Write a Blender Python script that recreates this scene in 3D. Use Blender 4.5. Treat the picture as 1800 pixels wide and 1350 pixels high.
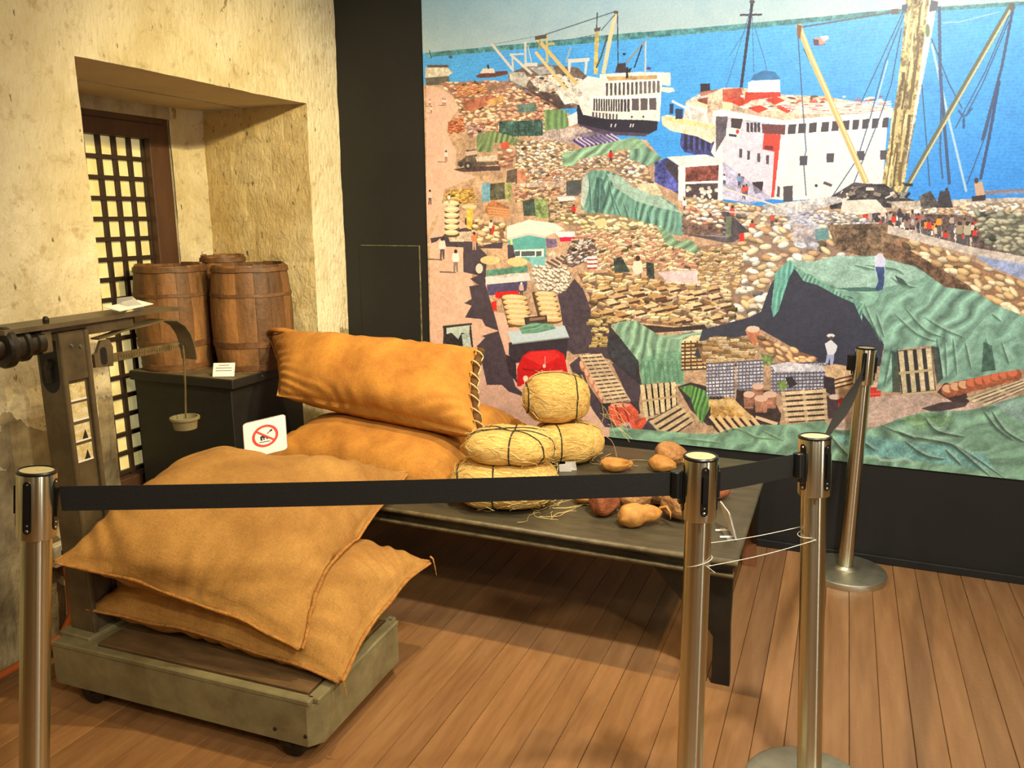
import bpy, bmesh, math, random
import numpy as np
from mathutils import Vector, Matrix, noise
from mathutils.bvhtree import BVHTree

random.seed(11)
SC = bpy.context.scene
COL = SC.collection
for o in list(bpy.data.objects): bpy.data.objects.remove(o)

# ---------------------------------------------------------------- camera
CF = 1400.0
CR = np.array([0.9241, 0.382139, -0.003169])
CU = np.array([-0.076276, 0.192567, 0.978315])
CFW = np.array([-0.374462, 0.903819, -0.207099])
cam_d = bpy.data.cameras.new('camera'); cam = bpy.data.objects.new('camera', cam_d); COL.objects.link(cam)
cam_d.sensor_fit = 'HORIZONTAL'; cam_d.sensor_width = 36; cam_d.lens = 36*CF/1800.0
cam_d.clip_start = .02
m = Matrix(((CR[0], CU[0], -CFW[0], 0), (CR[1], CU[1], -CFW[1], 0), (CR[2], CU[2], -CFW[2], 1.5), (0, 0, 0, 1)))
cam.matrix_world = m
SC.camera = cam
# ---------------------------------------------------------------- light and exposure
vs = SC.view_settings; vs.view_transform = 'Standard'; vs.look = 'None'; vs.gamma = 1; vs.use_curve_mapping = False
vs.exposure = 0.0
SC.cycles.max_bounces = 8
w = bpy.data.worlds.new('world'); SC.world = w; w.use_nodes = True
w.node_tree.nodes['Background'].inputs[0].default_value = (1, .93, .82, 1)
w.node_tree.nodes['Background'].inputs[1].default_value = .1

def aim(o, tgt):
    o.rotation_euler = (Vector(tgt)-o.location).to_track_quat('-Z', 'Y').to_euler()
def spot(name, loc, tgt, power, col, ang, blend=.5, size=.04):
    d = bpy.data.lights.new(name, 'SPOT'); d.energy = power; d.color = col; d.spot_size = math.radians(ang); d.spot_blend = blend; d.shadow_soft_size = size
    o = bpy.data.objects.new(name, d); COL.objects.link(o); o.location = loc; aim(o, tgt); return o
def area(name, loc, tgt, power, col, sx, sy):
    d = bpy.data.lights.new(name, 'AREA'); d.energy = power; d.color = col; d.shape = 'RECTANGLE'; d.size = sx; d.size_y = sy
    o = bpy.data.objects.new(name, d); COL.objects.link(o); o.location = loc; aim(o, tgt); return o
WARM = (1, .74, .34)
spot('spot_stack', (1.45, 2.25, 3.05), (-2.0, 2.5, .7), 165, WARM, 62, .6, .03)
spot('spot_niche', (1.35, 1.15, 3.1), (-2.75, 3.2, 1.25), 640, (1, .79, .36), 34, .8, .03)
spot('spot_table', (-.8, 2.27, 3.22), (-1.3, 2.3, .2), 165, (1, .82, .50), 84, .6, .03)
spot('spot_front', (-.42, -.9, 3.0), (-.2, 2.6, .6), 48, (1, .90, .74), 80, .7, .04)
spot('spot_mural', (.3, 1.2, 3.2), (-.1, 3.62, 1.3), 355, (1, .97, .93), 105, .8, .08)
spot('spot_wall', (1.7, -.3, 3.1), (-2.46, 2.2, 2.0), 270, (1, .90, .68), 90, .9, .08)
area('overhead_fill', (.8, .4, 3.25), (.8, .4, 0), 28, (1, .92, .76), 2.6, 2.6)  # soft fill, added because the closed room blocks the world light
area('post_stripe_light', (2.94, .2, 1.25), (0, 1.6, .8), 34, (1, .98, .94), .45, 2.1)  # unseen tall light, added to put a bright stripe on the posts

# ---------------------------------------------------------------- materials
def new_mat(name):
    m = bpy.data.materials.new(name); m.use_nodes = True
    nt = m.node_tree; b = nt.nodes['Principled BSDF']; return m, nt, b
def srgb(c):
    return tuple(((x/255.)/12.92 if x/255. <= .04045 else (((x/255.)+.055)/1.055)**2.4) for x in c)+(1,)
def N(nt, t, **kw):
    n = nt.nodes.new(t)
    for k, v in kw.items():
        if k in n.inputs: n.inputs[k].default_value = v
        else: setattr(n, k, v)
    return n
def simple(name, col, rough=.6, metal=0., var=.12, scale=(8, 8, 8), bump=.0, bscale=60., col2=None, thr=.5, coord='Object', rvar=.0, randv=0., sheen=0.):
    """procedural: two-tone noise colour, fine bump, optional per-object variation"""
    m, nt, b = new_mat(name); L = nt.links
    tc = N(nt, 'ShaderNodeTexCoord'); mp = N(nt, 'ShaderNodeMapping'); mp.inputs['Scale'].default_value = scale
    L.new(tc.outputs[coord], mp.inputs[0])
    no = N(nt, 'ShaderNodeTexNoise', Scale=1., Detail=8., Roughness=.65); L.new(mp.outputs[0], no.inputs['Vector'])
    rp = N(nt, 'ShaderNodeValToRGB'); c = srgb(col); c2 = srgb(col2) if col2 else tuple(min(1, x*(1-var*2)) for x in c[:3])+(1,)
    rp.color_ramp.elements[0].position = max(0, thr-.18); rp.color_ramp.elements[1].position = min(1, thr+.18)
    rp.color_ramp.elements[0].color = c2; rp.color_ramp.elements[1].color = c
    L.new(no.outputs[0], rp.inputs[0]); out = rp.outputs[0]
    if randv:
        oi = N(nt, 'ShaderNodeObjectInfo'); mr = N(nt, 'ShaderNodeMapRange'); mr.inputs[3].default_value = 1-randv; mr.inputs[4].default_value = 1+randv
        L.new(oi.outputs['Random'], mr.inputs[0]); hs = N(nt, 'ShaderNodeHueSaturation'); L.new(mr.outputs[0], hs.inputs['Value']); L.new(out, hs.inputs['Color']); out = hs.outputs[0]
    L.new(out, b.inputs['Base Color'])
    b.inputs['Roughness'].default_value = rough; b.inputs['Metallic'].default_value = metal
    if rvar:
        mr = N(nt, 'ShaderNodeMapRange'); mr.inputs[3].default_value = rough-rvar; mr.inputs[4].default_value = rough+rvar
        L.new(no.outputs[0], mr.inputs[0]); L.new(mr.outputs[0], b.inputs['Roughness'])
    if bump:
        n2 = N(nt, 'ShaderNodeTexNoise', Scale=bscale, Detail=6.); L.new(tc.outputs[coord], n2.inputs['Vector'])
        bp = N(nt, 'ShaderNodeBump', Strength=bump, Distance=.01); L.new(n2.outputs[0], bp.inputs['Height']); L.new(bp.outputs[0], b.inputs['Normal'])
    return m

def plaster_mat(name, c1, c2, c3, patch=False, groove=False):
    m, nt, b = new_mat(name); L = nt.links
    tc = N(nt, 'ShaderNodeTexCoord'); P = tc.outputs['Object']
    a = N(nt, 'ShaderNodeTexNoise', Scale=2.2, Detail=9., Roughness=.62, Distortion=.6); L.new(P, a.inputs['Vector'])
    r1 = N(nt, 'ShaderNodeValToRGB'); e = r1.color_ramp.elements; e[0].position = .36; e[1].position = .62; e[0].color = srgb(c2); e[1].color = srgb(c1); L.new(a.outputs[0], r1.inputs[0])
    g = N(nt, 'ShaderNodeTexNoise', Scale=14., Detail=10., Roughness=.7, Distortion=.4); L.new(P, g.inputs['Vector'])
    r2 = N(nt, 'ShaderNodeValToRGB'); e = r2.color_ramp.elements; e[0].position = .30; e[1].position = .46; e[0].color = srgb(c3); e[1].color = (1, 1, 1, 1); L.new(g.outputs[0], r2.inputs[0])
    mx = N(nt, 'ShaderNodeMix', data_type='RGBA', blend_type='MULTIPLY'); mx.inputs[0].default_value = .55
    L.new(r1.outputs[0], mx.inputs[6]); L.new(r2.outputs[0], mx.inputs[7]); out = mx.outputs[2]
    # small dark pits
    v = N(nt, 'ShaderNodeTexNoise', Scale=46., Detail=3.); mpp = N(nt, 'ShaderNodeMapping'); mpp.inputs['Scale'].default_value = (1, 1, .45); L.new(P, mpp.inputs[0]); L.new(mpp.outputs[0], v.inputs['Vector'])
    rp = N(nt, 'ShaderNodeValToRGB'); e = rp.color_ramp.elements; e[0].position = .26; e[1].position = .33; e[0].color = srgb((96, 70, 40)); e[1].color = (1, 1, 1, 1); L.new(v.outputs[0], rp.inputs[0])
    m2 = N(nt, 'ShaderNodeMix', data_type='RGBA', blend_type='MULTIPLY'); m2.inputs[0].default_value = .8; L.new(out, m2.inputs[6]); L.new(rp.outputs[0], m2.inputs[7]); out = m2.outputs[2]
    if patch:
        # plaster lost low on the wall: grey stone shows through, with its own jagged outline
        sp = N(nt, 'ShaderNodeSeparateXYZ'); L.new(P, sp.inputs[0])
        pn = N(nt, 'ShaderNodeTexNoise', Scale=3.1, Detail=5., Roughness=.5, Distortion=1.1); L.new(P, pn.inputs['Vector'])
        mr = N(nt, 'ShaderNodeMapRange'); mr.inputs[1].default_value = .55; mr.inputs[2].default_value = 1.18; mr.inputs[3].default_value = .62; mr.inputs[4].default_value = .30; L.new(sp.outputs[2], mr.inputs[0])
        gt = N(nt, 'ShaderNodeMath', operation='LESS_THAN'); L.new(pn.outputs[0], gt.inputs[0]); L.new(mr.outputs[0], gt.inputs[1])
        st = N(nt, 'ShaderNodeTexNoise', Scale=9., Detail=8.); L.new(P, st.inputs['Vector'])
        rs = N(nt, 'ShaderNodeValToRGB'); e = rs.color_ramp.elements; e[0].position = .35; e[1].position = .65; e[0].color = srgb((134, 118, 82)); e[1].color = srgb((192, 174, 130)); L.new(st.outputs[0], rs.inputs[0])
        m3 = N(nt, 'ShaderNodeMix', data_type='RGBA'); L.new(gt.outputs[0], m3.inputs[0]); L.new(out, m3.inputs[6]); L.new(rs.outputs[0], m3.inputs[7]); out = m3.outputs[2]
    L.new(out, b.inputs['Base Color']); b.inputs['Roughness'].default_value = .85
    w_ = N(nt, 'ShaderNodeTexNoise', Scale=26., Detail=10., Roughness=.7, Distortion=1.5 if groove else .5)
    mp = N(nt, 'ShaderNodeMapping'); mp.inputs['Scale'].default_value = (1, 1, .5) if groove else (1, 1, .8); L.new(P, mp.inputs[0]); L.new(mp.outputs[0], w_.inputs['Vector'])
    bp = N(nt, 'ShaderNodeBump', Strength=1. if groove else .55, Distance=.02); L.new(w_.outputs[0], bp.inputs['Height'])
    bp2 = N(nt, 'ShaderNodeBump', Strength=.8, Distance=.012); L.new(v.outputs[0], bp2.inputs['Height']); L.new(bp.outputs[0], bp2.inputs['Normal'])
    L.new(bp2.outputs[0], b.inputs['Normal'])
    return m

def jute_mat(name, c1, c2):
    m, nt, b = new_mat(name); L = nt.links
    tc = N(nt, 'ShaderNodeTexCoord')
    a = N(nt, 'ShaderNodeTexNoise', Scale=5., Detail=7., Roughness=.6); L.new(tc.outputs['Object'], a.inputs['Vector'])
    r = N(nt, 'ShaderNodeValToRGB'); e = r.color_ramp.elements; e[0].position = .32; e[1].position = .66; e[0].color = srgb(c2); e[1].color = srgb(c1); L.new(a.outputs[0], r.inputs[0])
    hs = []
    for sc_ in ((420, 30, 1), (30, 420, 1)):
        mw = N(nt, 'ShaderNodeMapping'); mw.inputs['Scale'].default_value = sc_; L.new(tc.outputs['UV'], mw.inputs[0])
        wv = N(nt, 'ShaderNodeTexNoise', Scale=1., Detail=2.); L.new(mw.outputs[0], wv.inputs['Vector']); hs.append(wv)
    mm = N(nt, 'ShaderNodeMath', operation='ADD'); L.new(hs[0].outputs[0], mm.inputs[0]); L.new(hs[1].outputs[0], mm.inputs[1])
    fn = N(nt, 'ShaderNodeTexNoise', Scale=180., Detail=3.); L.new(tc.outputs['Object'], fn.inputs['Vector'])
    ad = N(nt, 'ShaderNodeMath', operation='ADD'); L.new(mm.outputs[0], ad.inputs[0]); L.new(fn.outputs[0], ad.inputs[1])
    rr = N(nt, 'ShaderNodeMapRange'); rr.inputs[1].default_value = 1.0; rr.inputs[2].default_value = 2.0; rr.inputs[3].default_value = .70; rr.inputs[4].default_value = 1.18; L.new(ad.outputs[0], rr.inputs[0])
    h = N(nt, 'ShaderNodeHueSaturation'); L.new(rr.outputs[0], h.inputs['Value']); L.new(r.outputs[0], h.inputs['Color'])
    L.new(h.outputs[0], b.inputs['Base Color']); b.inputs['Roughness'].default_value = .9
    bp = N(nt, 'ShaderNodeBump', Strength=.25, Distance=.003); L.new(ad.outputs[0], bp.inputs['Height'])
    n2 = N(nt, 'ShaderNodeTexNoise', Scale=16., Detail=5., Distortion=.8); L.new(tc.outputs['Object'], n2.inputs['Vector'])
    b2 = N(nt, 'ShaderNodeBump', Strength=.16, Distance=.02); L.new(n2.outputs[0], b2.inputs['Height']); L.new(bp.outputs[0], b2.inputs['Normal']); L.new(b2.outputs[0], b.inputs['Normal'])
    return m

M = {}
M['plaster'] = plaster_mat('lime_plaster', (238, 226, 190), (212, 196, 150), (176, 148, 100), patch=True)
M['reveal'] = plaster_mat('chiselled_plaster', (244, 222, 162), (226, 194, 124), (190, 150, 92), groove=True)
M['smooth'] = simple('smooth_plaster', (214, 196, 160), .8, var=.1, scale=(3, 3, 3), bump=.15, bscale=30)
M['grey_lintel'] = simple('weathered_lintel', (190, 180, 150), .85, var=.2, scale=(9, 9, 9), bump=.3, bscale=40, col2=(140, 128, 100))
M['black_wall'] = simple('black_painted_board', (27, 26, 20), .7, var=.15, scale=(2.5, 2.5, 2.5), bump=.06, bscale=90, col2=(20, 19, 14))
M['scuff'] = simple('worn_edge', (150, 138, 100), .7, var=.4, scale=(30, 30, 30))
M['room'] = simple('cream_room_wall', (206, 182, 140), .8, var=.08, scale=(2, 2, 2))
M['ceil'] = simple('ceiling_paint', (150, 136, 112), .8, var=.08, scale=(2, 2, 2))
M['plank'] = simple('floor_wood', (166, 122, 78), .34, var=.2, scale=(16, 1.6, 8), bump=.10, bscale=50, col2=(134, 92, 54), randv=.12, coord='Object', rvar=.12)
M['subfloor'] = simple('floor_gap', (92, 62, 36), .9)
M['frame_wood'] = simple('dark_window_wood', (92, 60, 40), .55, var=.2, scale=(14, 14, 3), bump=.15, bscale=50)
M['muntin'] = simple('dark_muntin', (58, 40, 26), .6, var=.2, scale=(10, 10, 10))
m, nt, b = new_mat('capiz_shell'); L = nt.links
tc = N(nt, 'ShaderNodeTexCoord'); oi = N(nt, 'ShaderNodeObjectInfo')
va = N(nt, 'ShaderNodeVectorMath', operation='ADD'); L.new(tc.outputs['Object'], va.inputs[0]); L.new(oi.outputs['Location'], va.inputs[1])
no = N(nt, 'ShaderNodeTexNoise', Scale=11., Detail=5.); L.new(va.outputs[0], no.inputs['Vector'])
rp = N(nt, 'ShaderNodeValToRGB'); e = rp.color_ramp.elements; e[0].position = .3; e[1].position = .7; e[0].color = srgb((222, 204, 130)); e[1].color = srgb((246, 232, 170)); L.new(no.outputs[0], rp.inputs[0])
L.new(rp.outputs[0], b.inputs['Base Color']); L.new(rp.outputs[0], b.inputs['Emission Color']); b.inputs['Emission Strength'].default_value = .30; b.inputs['Roughness'].default_value = .35  # faint glow in the panes stands in for daylight from outside
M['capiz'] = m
M['barrel'] = simple('old_barrel_wood', (150, 104, 58), .6, var=.3, scale=(16, 16, 3), bump=.35, bscale=45, col2=(80, 54, 28), randv=.5)
M['hoop'] = simple('barrel_hoop', (124, 84, 48), .6, var=.3, scale=(20, 20, 20), bump=.3, bscale=60)
M['black_box'] = simple('black_plinth_paint', (34, 32, 26), .5, var=.2, scale=(6, 6, 6), bump=.08, bscale=60)
M['dusty_top'] = simple('dusty_plinth_top', (120, 104, 70), .6, var=.3, scale=(7, 7, 7), col2=(74, 64, 44), bump=.05)
M['table_top'] = simple('grey_black_table_paint', (86, 78, 56), .42, var=.2, scale=(6, 22, 6), col2=(62, 56, 40), bump=.12, bscale=35, rvar=.1)
M['table'] = simple('worn_black_table_paint', (60, 54, 38), .5, var=.3, scale=(14, 14, 14), col2=(30, 27, 19), bump=.15, bscale=50)
M['table_edge'] = simple('rubbed_table_edge', (128, 112, 74), .5, var=.3, scale=(20, 20, 20), col2=(76, 66, 42), bump=.15)
M['leg'] = simple('black_table_leg', (34, 32, 24), .45, var=.3, scale=(10, 10, 10), bump=.1)
M['bare'] = simple('bare_wood', (150, 96, 54), .6, var=.2, scale=(20, 20, 4), bump=.1)
M['scale'] = simple('scale_grey_green_paint', (148, 138, 98), .5, var=.25, scale=(10, 10, 10), col2=(114, 103, 70), bump=.12, bscale=30)
M['scale_col'] = simple('scale_column_paint', (106, 90, 62), .45, var=.3, scale=(9, 9, 9), col2=(70, 58, 38), bump=.12, bscale=30)
M['deck'] = simple('scale_deck_wood', (126, 96, 58), .6, var=.3, scale=(4, 22, 8), col2=(86, 64, 38), bump=.2, bscale=40)
M['iron'] = simple('dark_iron', (62, 54, 42), .45, .5, var=.3, scale=(20, 20, 20), bump=.2, bscale=60)
M['brassy'] = simple('tarnished_beam', (140, 122, 80), .4, .5, var=.3, scale=(60, 20, 20), bump=.1)
M['dark'] = simple('opening_shade', (16, 14, 10), .7)  # shade inside slots, groove and socket, painted as dark sheets
M['jute'] = jute_mat('jute_weave', (196, 144, 70), (162, 112, 48))
M['jute_orange'] = jute_mat('orange_jute_weave', (204, 140, 52), (158, 98, 28))
M['seam'] = simple('jute_seam', (198, 140, 64), .9, var=.3, scale=(60, 60, 60), bump=.5, bscale=120, col2=(150, 98, 40))
M['cord'] = simple('pale_cord', (226, 200, 130), .7, var=.2, scale=(90, 90, 90))
M['dark_cord'] = simple('dark_jute_roll', (110, 70, 26), .9, var=.3, scale=(50, 50, 50), bump=.4)
m, nt, b = new_mat('abaca_fibre'); L = nt.links
tc = N(nt, 'ShaderNodeTexCoord'); mp = N(nt, 'ShaderNodeMapping'); mp.inputs['Scale'].default_value = (2.6, 46, 70); L.new(tc.outputs['Object'], mp.inputs[0])
no = N(nt, 'ShaderNodeTexNoise', Scale=2.4, Detail=9., Roughness=.7, Distortion=.9); L.new(mp.outputs[0], no.inputs['Vector'])
rp = N(nt, 'ShaderNodeValToRGB'); e = rp.color_ramp.elements; e[0].position = .36; e[1].position = .60; e[0].color = srgb((206, 148, 60)); e[1].color = srgb((255, 214, 122)); L.new(no.outputs[0], rp.inputs[0])
L.new(rp.outputs[0], b.inputs['Base Color']); b.inputs['Roughness'].default_value = .55
bp = N(nt, 'ShaderNodeBump', Strength=.9, Distance=.008); L.new(no.outputs[0], bp.inputs['Height']); L.new(bp.outputs[0], b.inputs['Normal'])
M['fibre'] = m
M['strand'] = simple('loose_strand', (236, 208, 130), .6, var=.2)
M['twine'] = simple('dark_twine', (46, 38, 20), .7, var=.2)
M['husk'] = simple('coconut_husk', (206, 150, 90), .85, var=.3, scale=(22, 22, 22), col2=(140, 92, 46), bump=.8, bscale=70, randv=.16)
M['husk_in'] = simple('coconut_flesh_dry', (206, 150, 70), .7, var=.3, scale=(26, 26, 26), col2=(160, 104, 40), bump=.2)
M['husk_red'] = simple('reddish_husk', (168, 96, 52), .8, var=.3, scale=(22, 22, 22), col2=(118, 60, 30), bump=.4, bscale=90)
M['steel'] = simple('polished_steel', (216, 214, 190), .16, 1., var=.04, scale=(40, 40, 2), bump=.0, rvar=.03)
M['steel_dull'] = simple('worn_steel_base', (222, 214, 186), .46, 1., var=.15, scale=(14, 14, 14), rvar=.08)
for k_ in ('steel',):
    nt = M[k_].node_tree; b = nt.nodes['Principled BSDF']; b.inputs['Roughness'].default_value = .22; b.inputs['Anisotropic'].default_value = .95; b.inputs['Anisotropic Rotation'].default_value = .25
    for l in list(b.inputs['Roughness'].links): nt.links.remove(l)
    tn = nt.nodes.new('ShaderNodeTangent'); tn.direction_type = 'RADIAL'; tn.axis = 'Z'; nt.links.new(tn.outputs[0], b.inputs['Tangent'])
M['cap_disc'] = simple('cream_cap_disc', (196, 182, 136), .6, var=.1, scale=(60, 60, 60))
M['plastic'] = simple('black_plastic', (20, 19, 17), .35, var=.1)
M['belt'] = simple('black_webbing', (24, 23, 19), .75, var=.15, scale=(4, 4, 300), bump=.2, bscale=400)
M['screw'] = simple('screw_metal', (190, 186, 176), .25, 1.)
M['white_card'] = simple('white_card', (246, 240, 226), .5, var=.03)
M['ink'] = simple('printed_ink', (120, 112, 104), .6)
M['ink_black'] = simple('black_ink', (40, 36, 32), .5)
M['red_ink'] = simple('red_ink', (216, 60, 46), .5, var=.08)
M['yellow_ink'] = simple('worn_yellow_sticker', (238, 228, 190), .5, var=.3, scale=(60, 60, 60), col2=(196, 166, 76))
m, nt, b = new_mat('clear_acrylic'); b.inputs['Base Color'].default_value = (.95, .96, .94, 1); b.inputs['Roughness'].default_value = .05; b.inputs['Transmission Weight'].default_value = .85; b.inputs['IOR'].default_value = 1.3
M['acrylic'] = m
M['string'] = simple('white_string', (240, 236, 226), .6, var=.03)
M['conduit'] = simple('orange_conduit', (186, 92, 36), .45, var=.12)
M['outlet'] = simple('white_outlet', (232, 222, 196), .5, var=.05)

# ---------------------------------------------------------------- mesh helpers
def mk(name, V, F, mat, parent=None, loc=(0, 0, 0), smooth=False, uv=None):
    """mesh object; V in world units. Top level: origin at loc. Child: origin at its parent's."""
    P = Vector(parent['_o']) if parent is not None else Vector(loc)
    me = bpy.data.meshes.new(name)
    me.from_pydata([(v[0]-P[0], v[1]-P[1], v[2]-P[2]) for v in V], [], F)
    me.validate()
    if uv is not None:
        l = me.uv_layers.new(name='UVMap')
        for i, lp in enumerate(me.loops): l.data[i].uv = uv[lp.vertex_index]
    me.materials.append(M[mat] if isinstance(mat, str) else mat)
    bm = bmesh.new(); bm.from_mesh(me); bmesh.ops.recalc_face_normals(bm, faces=bm.faces); bm.to_mesh(me); bm.free()
    if smooth: me.polygons.foreach_set('use_smooth', [True]*len(me.polygons))
    o = bpy.data.objects.new(name, me); COL.objects.link(o)
    if parent is not None: o.parent = parent; o['_o'] = parent['_o']
    else: o.location = P; o['_o'] = tuple(P)
    return o
def empty(name, loc, label=None, cat=None, group=None, kind=None):
    o = bpy.data.objects.new(name, None); COL.objects.link(o); o.location = loc; o['_o'] = tuple(loc); o.empty_display_size = .1
    return tag(o, label, cat, group, kind)
def tag(o, label=None, cat=None, group=None, kind=None):
    if label: o['label'] = label
    if cat: o['category'] = cat
    if group: o['group'] = group
    if kind: o['kind'] = kind
    return o
class G:
    def __init__(s): s.V = []; s.F = []; s.uv = []
    def add(s, V, F):
        k = len(s.V); s.V += [tuple(v) for v in V]; s.F += [tuple(i+k for i in f) for f in F]; return s
    def box(s, a, b, bev=0.):
        """axis box a..b, with chamfered edges when bev"""
        bm = bmesh.new(); bmesh.ops.create_cube(bm, size=1)
        for v in bm.verts: v.co = Vector([(a[i]+b[i])/2+v.co[i]*(b[i]-a[i]) for i in range(3)])
        if bev: bmesh.ops.bevel(bm, geom=list(bm.edges), offset=bev, segments=2 if bev > .004 else 1, affect='EDGES', profile=.6)
        bm.verts.index_update(); s.add([v.co[:] for v in bm.verts], [[v.index for v in f.verts] for f in bm.faces]); bm.free(); return s
    def prism(s, pts, d):
        """pts: 3D outline, extruded by vector d"""
        n = len(pts); V = [tuple(p) for p in pts]+[tuple(Vector(p)+Vector(d)) for p in pts]
        return s.add(V, [list(range(n))[::-1], list(range(n, 2*n))]+[[i, (i+1) % n, n+(i+1) % n, n+i] for i in range(n)])
    def tube(s, pts, r, n=8, closed=False, flat=None):
        pts = [Vector(p) for p in pts]; m = len(pts); V = []; up = Vector((0, 0, 1)); prev = None
        for i, p in enumerate(pts):
            t = (pts[(i+1) % m]-pts[i-1]) if closed else (pts[min(i+1, m-1)]-pts[max(i-1, 0)])
            t = t.normalized() if t.length > 1e-9 else Vector((0, 0, 1))
            if prev is None:
                a = t.cross(up)
                if a.length < .1: a = t.cross(Vector((1, 0, 0)))
            else: a = prev-t*prev.dot(t)
            a.normalize(); prev = a; b = t.cross(a)
            rr = r[i] if hasattr(r, '__len__') else r
            for k in range(n):
                q = 2*math.pi*k/n; V.append(p+a*math.cos(q)*rr+b*math.sin(q)*rr*(flat or 1))
        Fc = []
        for i in range(m if closed else m-1):
            j = (i+1) % m
            for k in range(n): Fc.append([i*n+k, i*n+(k+1) % n, j*n+(k+1) % n, j*n+k])
        if not closed: Fc += [list(range(n))[::-1], [(m-1)*n+k for k in range(n)]]
        return s.add(V, Fc)
    def lathe(s, prof, o, axis=(0, 0, 1), n=40, cap=True):
        """prof: (radius, height) pairs along the axis from o"""
        ax = Vector(axis).normalized(); a = ax.cross(Vector((0, 1, 0))) if abs(ax.y) < .9 else ax.cross(Vector((1, 0, 0))); a.normalize(); b = ax.cross(a); o = Vector(o)
        V = []; m = len(prof)
        for r, h in prof:
            for k in range(n):
                q = 2*math.pi*k/n; V.append(o+ax*h+(a*math.cos(q)+b*math.sin(q))*r)
        Fc = [[i*n+k, i*n+(k+1) % n, (i+1)*n+(k+1) % n, (i+1)*n+k] for i in range(m-1) for k in range(n)]
        if cap: Fc += [list(range(n))[::-1], [(m-1)*n+k for k in range(n)]]
        return s.add(V, Fc)
    def mesh(s, name, mat, parent=None, loc=(0, 0, 0), smooth=False): return mk(name, s.V, s.F, mat, parent, loc, smooth)
def autosmooth(o, deg=35):
    me = o.data; me.polygons.foreach_set('use_smooth', [True]*len(me.polygons))
    bm = bmesh.new(); bm.from_mesh(me); c = math.radians(deg)
    for e in bm.edges:
        if len(e.link_faces) == 2 and e.calc_face_angle(0) > c: e.smooth = False
    bm.to_mesh(me); bm.free(); return o
def nz(p, s=1., o=0.): return noise.noise(Vector((p[0]*s+o, p[1]*s-o*1.7, p[2]*s+o*.6)))
def wobble(p, amp=.006):
    """rough masonry: the same offset for shared edge points"""
    q = Vector(p)
    v = noise.noise_vector(q*2.6)*1.2+noise.noise_vector(q*9)*.55+noise.noise_vector(q*27)*.28
    return Vector((v.x*amp, v.y*amp*.6, v.z*amp*.6))
def patch(o, U, V_, nu, nv, amp=.006, f=None):
    o = Vector(o); U = Vector(U); V_ = Vector(V_); vs_ = []
    for j in range(nv+1):
        for i in range(nu+1):
            p = o+U*(i/nu)+V_*(j/nv); vs_.append(p+wobble(p, amp)+(f(p) if f else Vector((0, 0, 0))))
    return vs_, [[j*(nu+1)+i, j*(nu+1)+i+1, (j+1)*(nu+1)+i+1, (j+1)*(nu+1)+i] for j in range(nv) for i in range(nu)]

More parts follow.
